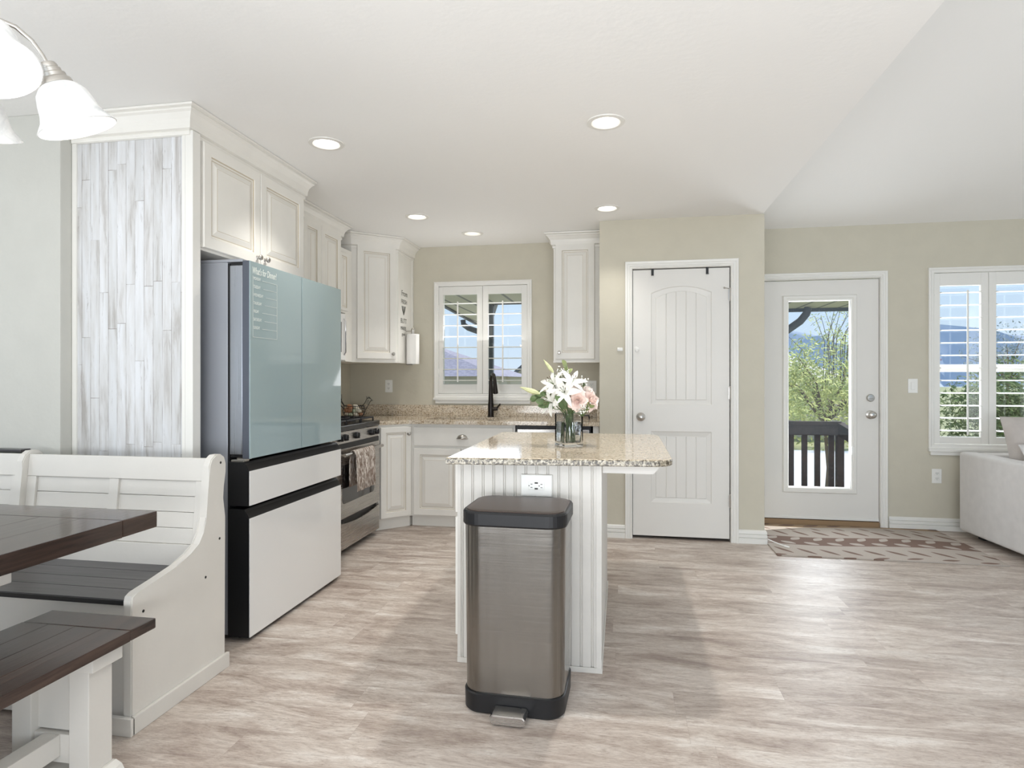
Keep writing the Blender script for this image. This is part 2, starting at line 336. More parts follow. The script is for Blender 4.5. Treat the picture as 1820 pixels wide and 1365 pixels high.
# ------------------------------------------------------------------ helpers
class MB:
    def __init__(s): s.bm = bmesh.new(); s.mi = 0
    def _f(s, vs, smooth=False):
        try: f = s.bm.faces.new(vs)
        except ValueError: return None
        f.material_index = s.mi; f.smooth = smooth; return f
    def box(s, x0, x1, y0, y1, z0, z1, bev=0, seg=2, mat=None):
        bm = s.bm
        v = [bm.verts.new((x, y, z)) for x in (x0, x1) for y in (y0, y1) for z in (z0, z1)]
        if mat is not None:
            for q in v: q.co = mat @ q.co
        fs = [s._f([v[i] for i in ix]) for ix in ((0, 1, 3, 2), (4, 6, 7, 5), (0, 4, 5, 1), (2, 3, 7, 6), (0, 2, 6, 4), (1, 5, 7, 3))]
        if bev:
            es = list({e for f in fs for e in f.edges})
            r = bmesh.ops.bevel(bm, geom=es, offset=bev, segments=seg, affect='EDGES', profile=.6)
            for f in r['faces']: f.material_index = s.mi; f.smooth = True
        return s
    def obox(s, c, size, mat, bev=0):
        """box centred at c in a rotated frame"""
        return s.box(-size[0] / 2, size[0] / 2, -size[1] / 2, size[1] / 2, -size[2] / 2, size[2] / 2, bev, 2, Matrix.Translation(c) @ mat)
    def tube(s, pts, r, n=10, cap=True, closed=False):
        pts = [Vector(p) for p in pts]; rs = r if isinstance(r, (list, tuple)) else [r] * len(pts)
        rings = []; up = None
        for i, p in enumerate(pts):
            a = pts[i - 1] if (i > 0 or closed) else p; b = pts[(i + 1) % len(pts)] if (i < len(pts) - 1 or closed) else p
            t = (b - a).normalized()
            if up is None:
                up = Vector((0, 0, 1)) if abs(t.z) < .9 else Vector((1, 0, 0))
            u = (up - t * up.dot(t)).normalized(); up = u; w_ = t.cross(u)
            rings.append([s.bm.verts.new(p + (u * math.cos(2 * PI * k / n) + w_ * math.sin(2 * PI * k / n)) * rs[i]) for k in range(n)])
        L = len(rings)
        for i in range(L if closed else L - 1):
            A, B = rings[i], rings[(i + 1) % L]
            for k in range(n): s._f([A[k], B[k], B[(k + 1) % n], A[(k + 1) % n]], True)
        if cap and not closed: s._f(rings[0]); s._f(rings[-1][::-1])
        return s
    def lathe(s, prof, origin=(0, 0, 0), n=24, mat=None, closed=False):
        """prof: (r, z) list revolved about z"""
        o = Matrix.Translation(origin) @ (mat if mat is not None else Matrix.Identity(4))
        rings = []
        for r, z in prof:
            if r < 1e-6: rings.append([s.bm.verts.new(o @ Vector((0, 0, z)))])
            else: rings.append([s.bm.verts.new(o @ Vector((r * math.cos(2 * PI * k / n), r * math.sin(2 * PI * k / n), z))) for k in range(n)])
        pr = list(zip(rings, rings[1:])) + ([(rings[-1], rings[0])] if closed else [])
        for A, B in pr:
            for k in range(n):
                a, a2 = A[k % len(A)], A[(k + 1) % len(A)]; b, b2 = B[k % len(B)], B[(k + 1) % len(B)]
                vs = []
                for q in (a, a2, b2, b):
                    if q not in vs: vs.append(q)
                if len(vs) >= 3: s._f(vs, True)
        return s
    def prism(s, poly, y0, y1, axis='y', bev=0, smooth=False):
        """poly (a,b) extruded along axis"""
        def P(a, b, t):
            return {'y': (a, t, b), 'x': (t, a, b), 'z': (a, b, t)}[axis]
        A = [s.bm.verts.new(P(a, b, y0)) for a, b in poly]; B = [s.bm.verts.new(P(a, b, y1)) for a, b in poly]
        n = len(poly); fs = [s._f(A), s._f(B[::-1])]
        for k in range(n): fs.append(s._f([A[k], B[k], B[(k + 1) % n], A[(k + 1) % n]], smooth))
        if bev:
            es = [e for f in fs[:2] if f for e in f.edges]
            r = bmesh.ops.bevel(s.bm, geom=es, offset=bev, segments=2, affect='EDGES')
            for f in r['faces']: f.material_index = s.mi; f.smooth = True
        return s
    def rings(s, rings, cap0=True, cap1=True, smooth=False):
        V = [[s.bm.verts.new(p) for p in r] for r in rings]; n = len(V[0])
        for A, B in zip(V, V[1:]):
            for k in range(n): s._f([A[k], A[(k + 1) % n], B[(k + 1) % n], B[k]], smooth)
        if cap0: s._f(V[0][::-1])
        if cap1: s._f(V[-1])
        return s
    def sphere(s, c, r, n=12, m_=8, sc_=(1, 1, 1), mat=None):
        o = Matrix.Translation(c) @ (mat if mat is not None else Matrix.Identity(4))
        prof = [(math.sin(PI * i / m_), -math.cos(PI * i / m_)) for i in range(m_ + 1)]
        rings = []
        for pr, pz in prof:
            if pr < 1e-6: rings.append([s.bm.verts.new(o @ Vector((0, 0, pz * r * sc_[2])))])
            else: rings.append([s.bm.verts.new(o @ Vector((pr * r * sc_[0] * math.cos(2 * PI * k / n), pr * r * sc_[1] * math.sin(2 * PI * k / n), pz * r * sc_[2]))) for k in range(n)])
        for A, B in zip(rings, rings[1:]):
            for k in range(n):
                vs = []
                for q in (A[k % len(A)], A[(k + 1) % len(A)], B[(k + 1) % len(B)], B[k % len(B)]):
                    if q not in vs: vs.append(q)
                if len(vs) >= 3: s._f(vs, True)
        return s
    def build(s, name, mats, parent=None, loc=None, rotz=0, solid=0, recalc=True, subsurf=0):
        if recalc: bmesh.ops.recalc_face_normals(s.bm, faces=s.bm.faces)
        for e in s.bm.edges:
            if len(e.link_faces) == 2 and e.calc_face_angle(0) > .7: e.smooth = False
        me = bpy.data.meshes.new(name); s.bm.to_mesh(me); s.bm.free()
        o = bpy.data.objects.new(name, me); COL.objects.link(o)
        for mm in (mats if isinstance(mats, (list, tuple)) else [mats]): me.materials.append(mm)
        if parent is not None: o.parent = parent
        if loc is not None: o.location = loc
        if rotz: o.rotation_euler = (0, 0, rotz)
        if solid:
            md = o.modifiers.new('solid', 'SOLIDIFY'); md.thickness = solid; md.offset = 0
        if subsurf:
            md = o.modifiers.new('sub', 'SUBSURF'); md.levels = subsurf; md.render_levels = subsurf
        return o

def tag(o, label=None, cat=None, group=None, kind=None):
    if label: o['label'] = label
    if cat: o['category'] = cat
    if group: o['group'] = group
    if kind: o['kind'] = kind
    return o
def empty(name, loc=(0, 0, 0), rotz=0, label=None, cat=None, group=None, kind=None):
    o = bpy.data.objects.new(name, None); COL.objects.link(o); o.location = loc; o.rotation_euler = (0, 0, rotz); o.empty_display_size = .1
    return tag(o, label, cat, group, kind)
def copy_tree(o, parent=None):
    c = o.copy(); COL.objects.link(c); c.parent = parent
    for ch in list(o.children): copy_tree(ch, c)
    return c
def struct(o): o['kind'] = 'structure'; return o

def sweep(path, prof, mb, flip=1):
    """profile (out, z) swept along 2D path with mitred corners; out is to the right of travel"""
    P = [Vector((a, b)) for a, b in path]; rings = []
    for i, p in enumerate(P):
        d0 = (P[i] - P[i - 1]).normalized() if i > 0 else None
        d1 = (P[i + 1] - P[i]).normalized() if i < len(P) - 1 else None
        n0 = Vector((d0.y, -d0.x)) if d0 else None; n1 = Vector((d1.y, -d1.x)) if d1 else None
        if n0 is None: mdir = n1
        elif n1 is None: mdir = n0
        else:
            mm = (n0 + n1).normalized(); mdir = mm / max(.2, mm.dot(n0))
        rings.append([(p.x + mdir.x * o_ * flip, p.y + mdir.y * o_ * flip, z) for o_, z in prof])
    mb.rings(rings)

# ------------------------------------------------------------------ setting
b = MB(); b.box(-4.6, 6.4, -3.6, YB + .02, -.06, 0)
struct(b.build('floor', M['floor']))

LIGHTS = [(-1.52, 3.0), (-.075, 2.985), (-1.525, 4.465), (-1.24, 5.06), (-.103, 4.485)]
def circle(cx, cy, r, n=32): return [Vector((cx + r * math.cos(2 * PI * k / n), cy + r * math.sin(2 * PI * k / n), CEIL)) for k in range(n)]
loops = [[Vector((-4.6, -3.6, CEIL)), Vector((1.035, -3.6, CEIL)), Vector((1.035, YB + .1, CEIL)), Vector((-4.6, YB + .1, CEIL))]] + [circle(x, y, .075) for x, y in LIGHTS]
bm = bmesh.new(); vs = [bm.verts.new(p) for l in loops for p in l]
for t3 in tessellate_polygon(loops):
    try: bm.faces.new([vs[i] for i in t3])
    except ValueError: pass
bmesh.ops.recalc_face_normals(bm, faces=bm.faces)
b = MB(); b.bm.free(); b.bm = bm
b.box(-4.6, 1.035, -3.6, YB + .1, CEIL + .14, CEIL + .2)
b.box(1.015, 1.035, -3.6, YB, CEIL + .0005, CEIL + .2)
struct(b.build('ceiling', M['ceiling'], recalc=False))
# vaulted ceiling over the living side, rising from the back wall toward the camera
b = MB(); z0 = CEIL + .012; sl = .3
b.rings([[(1.02, YB + .1, z0), (6.5, YB + .1, z0), (6.5, YB + .1, z0 + .1), (1.02, YB + .1, z0 + .1)],
         [(1.02, -3.6, z0 + sl * 9.1), (6.5, -3.6, z0 + sl * 9.1), (6.5, -3.6, z0 + sl * 9.1 + .1), (1.02, -3.6, z0 + sl * 9.1 + .1)]])
struct(b.build('ceiling', M['ceiling']))
b = MB(); b.prism([(-3.6, CEIL + .2), (YB, CEIL + .2), (-3.6, CEIL + sl * 9.1 + .1)], 1.015, 1.035, axis='x')
struct(b.build('wall_above_kitchen', M['ceiling']))

W1 = (-1.69, -.825, 1.06, 2.10); DR = (1.165, 2.10, -.01, 2.075); W2 = (2.475, 3.40, .67, 2.10)
b = MB(); y0, y1 = YB, YB + .14
xs = [XL - .1, W1[0], W1[1], DR[0], DR[1], W2[0], W2[1], 6.5]
for i in range(len(xs) - 1):
    if i == 1: b.box(xs[i], xs[i + 1], y0, y1, 0, W1[2]); b.box(xs[i], xs[i + 1], y0, y1, W1[3], 2.7)
    elif i == 3: b.box(xs[i], xs[i + 1], y0, y1, DR[3], 2.7)
    elif i == 5: b.box(xs[i], xs[i + 1], y0, y1, 0, W2[2]); b.box(xs[i], xs[i + 1], y0, y1, W2[3], 2.7)
    else: b.box(xs[i], xs[i + 1], y0, y1, 0, 2.7)
struct(b.build('wall_back', M['wall']))
b = MB(); b.box(XL - .1, XL, 2.505, YB, 0, CEIL); struct(b.build('wall_left', M['wall']))
b = MB(); b.box(-4.6, XL, 2.432, 2.504, 0, CEIL, .006); struct(b.build('wall_dining', M['wall_dining']))
b = MB(); b.box(-4.6, -4.5, -3.6, -.35, 0, CEIL); b.box(-4.6, -4.5, 1.55, 2.44, 0, CEIL); b.box(-4.6, -4.5, -.35, 1.55, 0, .8); b.box(-4.6, -4.5, -.35, 1.55, 2.15, CEIL)
struct(b.build('wall_dining_side', M['wall_dining']))
b = MB(); b.box(6.4, 6.5, -3.6, .15, 0, 5.2); b.box(6.4, 6.5, 3.45, YB, 0, 3.1); b.box(6.4, 6.5, .15, 3.45, 0, .65); b.box(6.4, 6.5, .15, 3.45, 2.15, 5)
struct(b.build('wall_right', M['wall']))
# pantry block with door opening
PD = (.085, .80, 2.068)
b = MB()
b.box(-.17, PD[0] - .02, YP, YP + .1, 0, CEIL); b.box(PD[1] + .02, 1.045, YP, YP + .1, 0, CEIL); b.box(PD[0] - .02, PD[1] + .02, YP, YP + .1, PD[2] + .015, CEIL)
b.box(-.17, -.07, YP + .1, YB, 0, CEIL); b.box(.945, 1.045, YP + .1, YB, 0, CEIL)
struct(b.build('wall_pantry', M['wall']))
b = MB(); b.box(-.07, .945, YP + .35, YP + .37, 0, CEIL); struct(b.build('wall_pantry_inside', M['gap']))

# baseboards with two grooves
BBP = [(0, 0), (.018, 0), (.018, .036), (.010, .040), (.018, .046), (.018, .064), (.010, .068), (.017, .074), (.015, .092), (.006, .1), (0, .1)]
def baseboard(name, path):
    b = MB(); sweep(path, BBP, b); struct(b.build(name, M['trim']))
baseboard('baseboard_pantry_left', [(-.155, YP), (.03, YP)])
baseboard('baseboard_pantry_right', [(.857, YP), (1.045, YP), (1.045, YB)])
baseboard('baseboard_back', [(2.155, YB), (6.4, YB)])
baseboard('baseboard_dining', [(-4.5, 2.432), (XL - .02, 2.432)])

# casing profile: (across, out)
def casing(x0, x1, ztop, wd, y, name, parent, left=True, mat=None):
    """three-sided casing around opening x0..x1, top ztop, width wd, front face toward -y"""
    prof = [(0, 0), (0, .012), (wd * .12, .017), (wd * .3, .014), (wd * .36, .018), (wd * .62, .018), (wd * .68, .022), (wd * .95, .024), (wd, .02), (wd, 0)]
    b = MB(); rings = []
    pts = ([((x0, 0), (-1, 0)), ((x0, ztop), (-1, 1))] if left else [((x0, ztop), (0, 1))]) + [((x1, ztop), (1, 1)), ((x1, 0), (1, 0))]
    for (px, pz), (dx, dz) in pts:
        rings.append([(px + dx * a, y - o_, pz + dz * a) for a, o_ in prof])
    b.rings(rings); return b.build(name, mat or M['trim'], parent)

def hinge(parent, x, y, z, side=1):
    b = MB(); b.tube([(x, y, z - .045), (x, y, z + .045)], .006, 8); b.box(x - .012, x + .012, y - .0005, y + .003, z - .043, z + .043)
    b.sphere((x, y, z + .047), .006, 8, 6); b.sphere((x, y, z - .047), .006, 8, 6)
    return b.build('hinge', M['nickel'], parent)
def knob_mb(b, x, y, z, r=.027):
    m90 = Matrix.Rotation(R(90), 4, 'X')
    b.lathe([(0, 0), (r * 1.15, 0), (r * 1.2, .004), (r * .9, .009), (r * .42, .012), (r * .38, .03), (r * .75, .038), (r * 1.02, .05), (r * .95, .062), (r * .6, .069), (0, .071)], (x, y, z), 20, m90)

# ---- pantry door : door_1
d1 = struct(empty('door_1', (0, YP, 0)))
casing(PD[0] - .004, PD[1] + .004, PD[2] + .004, .056, 0, 'door_casing', d1)
b = MB(); b.box(PD[0] - .02, PD[0] - .004, 0, .1, 0, PD[2] + .012); b.box(PD[1] + .004, PD[1] + .02, 0, .1, 0, PD[2] + .012); b.box(PD[0] - .02, PD[1] + .02, 0, .1, PD[2] + .004, PD[2] + .015)
b.build('door_jamb', M['trim'], d1)
leafx0, leafx1, lz0, lz1 = PD[0], PD[1] - .003, .024, PD[2] - .004
def outline(x0, x1, za, zb, arch=0, n=17):
    pts = [(x0, za), (x1, za)]
    if arch:
        for k in range(n):
            t = k / (n - 1); x = x1 + (x0 - x1) * t
            pts.append((x, zb - arch * (1 - math.sin(PI * (.5 - abs(t - .5))) if False else abs(2 * t - 1) ** 2)))
    else: pts += [(x1, zb), (x0, zb)]
    return pts
def panel_leaf(name, parent, x0, x1, za, zb, panels, yf, th, mat, grooves=True):
    b = MB(); bm = b.bm
    loops = [[Vector((x0, yf, za)), Vector((x1, yf, za)), Vector((x1, yf, zb)), Vector((x0, yf, zb))]]
    for (a0, a1, c0, c1, ar) in panels: loops.append([Vector((x, yf, z)) for x, z in outline(a0, a1, c0, c1, ar)])
    vs = [bm.verts.new(p) for l in loops for p in l]
    flat = [[Vector((p.x, p.z, 0)) for p in l] for l in loops]
    for t3 in tessellate_polygon(flat): b._f([vs[i] for i in t3])
    bk = [bm.verts.new((p.x, yf + th, p.z)) for p in loops[0]]
    for k in range(4): b._f([vs[k], vs[(k + 1) % 4], bk[(k + 1) % 4], bk[k]])
    b._f(bk[::-1])
    for (a0, a1, c0, c1, ar) in panels:
        rg = []
        for ins, dep in ((0, 0), (.006, .006), (.012, .007), (.036, .012), (.04, .0075)):
            rg.append([(x, yf + dep, z) for x, z in outline(a0 + ins, a1 - ins, c0 + ins, c1 - ins, ar)])
        b.rings(rg, cap0=False, cap1=not grooves)
        if grooves:
            # plank field with V grooves
            x0_, x1_ = a0 + .04, a1 - .04; npl = 5; wv = (x1_ - x0_) / npl
            def top(x): t = (x - x0_) / (x1_ - x0_); return c1 - .04 - ar * (abs(2 * t - 1) ** 2)
            xs = [x0_]; ds = [.0075]
            for k in range(1, npl):
                xc = x0_ + wv * k; xs += [xc - .0035, xc, xc + .0035]; ds += [.0075, .0115, .0075]
            xs.append(x1_); ds.append(.0075)
            xx, dd = [], []
            for k in range(len(xs) - 1):
                nsub = 6 if xs[k + 1] - xs[k] > .01 else 1
                for q in range(nsub):
                    t = q / nsub; xx.append(xs[k] + (xs[k + 1] - xs[k]) * t); dd.append(ds[k] + (ds[k + 1] - ds[k]) * t)
            xx.append(xs[-1]); dd.append(ds[-1])
            lo = [bm.verts.new((x, yf + d, c0 + .04)) for x, d in zip(xx, dd)]; hi = [bm.verts.new((x, yf + d, top(x))) for x, d in zip(xx, dd)]
            for k in range(len(xx) - 1): b._f([lo[k], lo[k + 1], hi[k + 1], hi[k]])
    return b.build(name, mat, parent, recalc=False)
panel_leaf('door_leaf', d1, leafx0, leafx1, lz0, lz1, [(.221, .669, 1.03, 1.935, .05), (.221, .669, .28, .826, 0)], .004, .035, M['door'])
for z in (1.86, 1.12, .31): hinge(d1, PD[1] + .001, -.004, z)
b = MB(); knob_mb(b, .145, .004, .935, .028); b.build('door_knob', M['nickel'], d1)
b = MB(); b.tube([(PD[1] - .01, -.004, 1.905), (PD[1] - .045, -.045, 1.905)], .003, 8); b.sphere((PD[1] - .047, -.047, 1.905), .008, 8, 6); b.build('hinge_stop', M['nickel'], d1)
for x in (.232, .636):
    b = MB(); b.box(x - .009, x + .009, -.004, .002, 2.018, 2.0705, .001); b.box(x - .009, x + .009, -.003, .04, 2.064, 2.0665); b.box(x - .009, x + .009, -.016, -.002, 2.018, 2.023)
    tag(b.build('over_door_hook', M['black'], loc=(0, YP, 0)), 'black hook hung over the %s top of the panelled pantry door' % ('left' if x < .4 else 'right'), 'hook', 'black over-door hooks')
# child lock pieces
b = MB(); b.box(-.022, .022, -.012, 0, -.014, .014, .006, 3); b.box(-.016, .016, -.013, -.011, -.006, .006, .002)
tag(b.build('cabinet_safety_catch', M['plastic_white'], loc=(-.013, YP, 1.455)), 'small white oval catch on the beige wall left of the pantry door', 'latch')
b = MB(); m90 = Matrix.Rotation(R(90), 4, 'X'); b.lathe([(0, 0), (.019, 0), (.019, .006), (.014, .01), (0, .011)], (0, 0, 0), 20, m90); b.box(-.004, .004, -.014, 0, -.02, .004, .001)
tag(b.build('safety_latch_button', M['plastic_white'], loc=(.115, YP + .004, 1.455)), 'small white round latch stuck on the pantry door edge', 'latch')

# ---- exterior door : door_2
d2 = struct(empty('door_2', (0, YB, 0)))
casing(1.178, 2.092, 2.062, .052, 0, 'door_casing', d2)
b = MB(); b.box(1.166, 1.180, 0, .13, 0, 2.07); b.box(2.090, 2.100, 0, .13, 0, 2.07); b.box(1.166, 2.1, 0, .13, 2.058, 2.075); b.build('door_jamb', M['trim'], d2)
GX = (1.385, 1.872, .318, 1.882)
b = MB(); bm = b.bm
loops = [[Vector((1.184, 0, .05)), Vector((2.086, 0, .05)), Vector((2.086, 0, 2.052)), Vector((1.184, 0, 2.052))], [Vector((GX[0], 0, GX[2])), Vector((GX[1], 0, GX[2])), Vector((GX[1], 0, GX[3])), Vector((GX[0], 0, GX[3]))]]
for yy_, flipn in ((.012, 1), (.056, -1)):
    vs = [bm.verts.new((p.x, yy_, p.z)) for l in loops for p in l]
    for t3 in tessellate_polygon([[Vector((p.x, p.z, 0)) for p in l] for l in loops]): b._f([vs[i] for i in t3])
    if flipn == 1: fv = vs
for k in range(4):
    b._f([fv[k], fv[(k + 1) % 4], vs[(k + 1) % 4], vs[k]]); b._f([fv[4 + k], fv[4 + (k + 1) % 4], vs[4 + (k + 1) % 4], vs[4 + k]])
b.build('door_leaf', M['door'], d2)
b = MB()
def frame_ring(b, x0, x1, z0, z1, prof, y=0):
    """prof: (outward from opening, toward viewer)"""
    rg = []
    for (px, pz), (dx, dz) in (((x0, z0), (-1, -1)), ((x1, z0), (1, -1)), ((x1, z1), (1, 1)), ((x0, z1), (-1, 1))):
        rg.append([(px + dx * a, y - o_, pz + dz * a) for a, o_ in prof])
    b.rings(rg + [rg[0]], False, False)
frame_ring(b, GX[0], GX[1], GX[2], GX[3], [(0, -.02), (0, -.002), (.006, .004), (.014, .002), (.02, .006), (.04, .004), (.048, -.010), (.048, -.012)])
b.build('glass_frame', M['trim'], d2)
b = MB(); b.box(GX[0] - .01, GX[1] + .01, .032, .037, GX[2] - .01, GX[3] + .01); b.build('glass_pane', M['pane'], d2)
b = MB(); b.box(1.184, 2.086, .004, .014, .052, .075, .002); b.build('door_sweep', M['trim'], d2)
b = MB(); b.box(1.165, 2.1, .0, .135, .0, .045, .004); b.build('threshold', plain('tan_wood_threshold', srgb(150, 122, 90), .6), d2)
b = MB(); knob_mb(b, 2.022, .012, .932, .03); b.build('door_knob', M['nickel'], d2)
b = MB(); b.lathe([(0, 0), (.03, 0), (.031, .01), (.026, .016), (0, .018)], (2.022, .012, 1.07), 24, m90); b.box(2.004, 2.040, -.016, -.004, 1.064, 1.076, .003); b.build('deadbolt', M['nickel'], d2)
for z in (1.80, 1.03, .28): hinge(d2, 1.181, -.002, z)
b = MB(); b.box(1.873, 1.892, -.012, .006, .60, .665, .003); b.tube([(1.882, -.003, .66), (1.882, -.003, 1.85)], .002, 6); b.build('blind_slider', M['plastic_white'], d2)
b = MB(); b.tube([(1.06, YP - .03, .045), (1.10, YP - .05, .03), (1.16, YP - .10, .016)], .004, 8); b.tube([(1.16, YP - .10, .016), (1.19, YP - .12, .012)], .007, 8)
tag(b.build('door_stop', M['plastic_white']), 'thin white door stop at the baseboard corner right of the pantry', 'door stop')

# ---- windows with plantation shutters
def shutter_window(name, fx0, fx1, fz0, fz1, opens, oz0, oz1, z_first, pitch, nl, rail=None, sill=True, rod=None):
    wd = struct(empty(name, (0, YB, 0)))
    b = MB(); ix0, ix1, iz0, iz1 = fx0 + .042, fx1 - .042, fz0 + .055, fz1 - .042
    frame_ring(b, ix0, ix1, iz0, iz1, [(0, -.03), (0, .012), (.006, .016), (.02, .016), (.03, .022), (.042, .02), (.042, 0)])
    b.build('window_casing', M['trim'], wd)
    if sill:
        b = MB(); b.box(fx0 - .004, fx1 + .004, -.036, 0, fz0 - .004, fz0 + .018, .003); b.box(fx0 + .012, fx1 - .012, -.022, 0, fz0 - .034, fz0 - .004, .003); b.build('window_sill', M['trim'], wd)
    # jamb tunnel through the wall
    b = MB()
    for (a0, a1, c0, c1) in ((fx0 + .022, fx0 + .034, fz0 + .03, fz1 - .02), (fx1 - .034, fx1 - .022, fz0 + .03, fz1 - .02), (fx0 + .022, fx1 - .022, fz0 + .03, fz0 + .042), (fx0 + .022, fx1 - .022, fz1 - .034, fz1 - .022)):
        b.box(a0, a1, .002, .138, c0, c1)
    b.build('window_jamb', M['trim'], wd)
    # vinyl sash and glass
    b = MB(); sx0, sx1, sz0, sz1 = fx0 + .035, fx1 - .035, fz0 + .045, fz1 - .035
    frame_ring(b, sx0 + .03, sx1 - .03, sz0 + .03, sz1 - .03, [(0, -.11), (0, -.075), (.03, -.075), (.03, -.11), (0, -.11)])
    if rail: b.box(sx0 + .01, sx1 - .01, .078, .108, rail - .03, rail + .03, .003)
    else: b.box((sx0 + sx1) / 2 - .02, (sx0 + sx1) / 2 + .02, .08, .105, sz0, sz1, .002)
    b.build('window_sash', M['plastic_white'], wd)
    b = MB(); b.box(sx0 + .02, sx1 - .02, .092, .096, sz0 + .02, sz1 - .02); b.build('window_glass', M['pane'], wd)
    n = len(opens); bounds = [ix0] + [(opens[k][1] + opens[k + 1][0]) / 2 for k in range(n - 1)] + [ix1]
    for k, (o0, o1) in enumerate(opens):
        p0, p1 = bounds[k] + .0015, bounds[k + 1] - .0015
        b = MB(); ya, yb = -.006, .022; za, zb = iz0 + .003, iz1 - .003
        b.box(p0, o0, ya, yb, za, zb, .002); b.box(o1, p1, ya, yb, za, zb, .002)
        b.box(o0, o1, ya + .001, yb, za, oz0, .001); b.box(o0, o1, ya + .001, yb, oz1, zb, .001)
        sh = b.build('shutter_panel', M['trim'], wd)
        prof = [(-.044 * math.cos(a) if True else 0, .0045 * math.sin(a)) for a in [2 * PI * q / 12 for q in range(12)]]
        lv = None
        for q in range(nl):
            z = z_first - pitch * q
            if lv is None:
                b = MB(); b.prism([(yy_, zz_) for yy_, zz_ in prof], o0 + .001, o1 - .001, axis='x', smooth=True); lv = b.build('louver', M['trim'], sh, loc=(0, .008, z)); L = lv
            else:
                L = lv.copy(); COL.objects.link(L); L.parent = sh; L.location = (0, .008, z)
            L.rotation_euler = (R(2), 0, 0)
        rx = o0 + (o1 - o0) * rod[k]
        b = MB(); b.box(rx - .006, rx + .006, -.046, -.036, oz0 + .02, z_first + .012, .002); b.build('tilt_rod', M['trim'], sh)
        for zz_ in (za + .2, zb - .2):
            bx = p0 if k == 0 else p1
            b = MB(); b.tube([(bx, ya - .002, zz_ - .03), (bx, ya - .002, zz_ + .03)], .003, 6); b.build('hinge', M['plastic_white'], sh)
    return wd
shutter_window('window_1', -1.715, -.80, 1.035, 2.126, [(-1.63, -1.309), (-1.203, -.895)], 1.179, 2.007, 1.925, .1015, 8, rod=(.46, .46))
shutter_window('window_2', 2.448, 3.44, .645, 2.126, [(2.535, 2.832), (2.941, 3.238)], .760, 1.980, 1.925, .1015, 12, rail=1.315, rod=(.62, .62))

# ------------------------------------------------------------------ ceiling downlights
desc = ['nearest the fridge cabinet', 'above the island, with a deep white rim', 'in the middle, over the stove side of the ceiling', 'closest to the sink window, above the sink', 'nearest the pantry wall']
for k, (x, y) in enumerate(LIGHTS):
    r = empty('recessed_light', (x, y, CEIL), 0, 'round lit recessed ceiling light ' + desc[k], 'ceiling light', 'recessed kitchen ceiling lights')
    deep = .05 if k in (1, 3) else .012
    b = MB(); b.lathe([(.092, 0), (.09, -.004), (.07, -.006), (.066, .0), (.062, deep), (.075, deep + .01), (.075, .0005)], (0, 0, 0), 32, closed=False)
    b.build('trim_ring', M['trim'], r)
    b = MB(); b.lathe([(0, deep - .002), (.0615, deep - .002), (.0615, deep + .004), (0, deep + .004)], (0, 0, 0), 32); b.build('lens', M['lens'], r)
    L = lamp('downlight', 'SPOT', (x, y, CEIL - .012), (30, 68, 28, 16, 16)[k], (1, .97, .92), spot_size=R(98), spot_blend=.75, shadow_soft_size=.04)

# ------------------------------------------------------------------ cabinets
def cab_door(b, x0, x1, z0, z1, y=0, t=.02, rail=.058):
    """raised-panel door front at y - t ; mi 0 paint, 1 glaze"""
    R_ = [(0, 0, 0), (0, .016, 0), (.003, t, 0), (rail - .006, t, 0), (rail - .003, t - .003, 1), (rail, t - .009, 0), (rail + .008, t - .0105, 1), (rail + .012, t - .0105, 0), (rail + (.036 if rail > .04 else .022), t - .002, 0), (rail + (.039 if rail > .04 else .025), t - .002, 1), (rail + (.041 if rail > .04 else .027), t - .001, 0)]
    V = []
    for ins, d, g in R_:
        V.append([b.bm.verts.new(p) for p in ((x0 + ins, y - d, z0 + ins), (x1 - ins, y - d, z0 + ins), (x1 - ins, y - d, z1 - ins), (x0 + ins, y - d, z1 - ins))])
    for i in range(len(V) - 1):
        b.mi = R_[i][2]
        for k in range(4): b._f([V[i][k], V[i][(k + 1) % 4], V[i + 1][(k + 1) % 4], V[i + 1][k]])
    b.mi = 0; b._f(V[-1]); b._f(V[0][::-1])
def round_knob(parent, x, y, z, r=.015):
    b = MB(); b.lathe([(0, 0), (r * .7, 0), (r * .5, .004), (r * .4, .012), (r * .95, .018), (r, .024), (r * .7, .03), (0, .032)], (x, y, z), 16, m90)
    return b.build('knob', M['nickel'], parent)
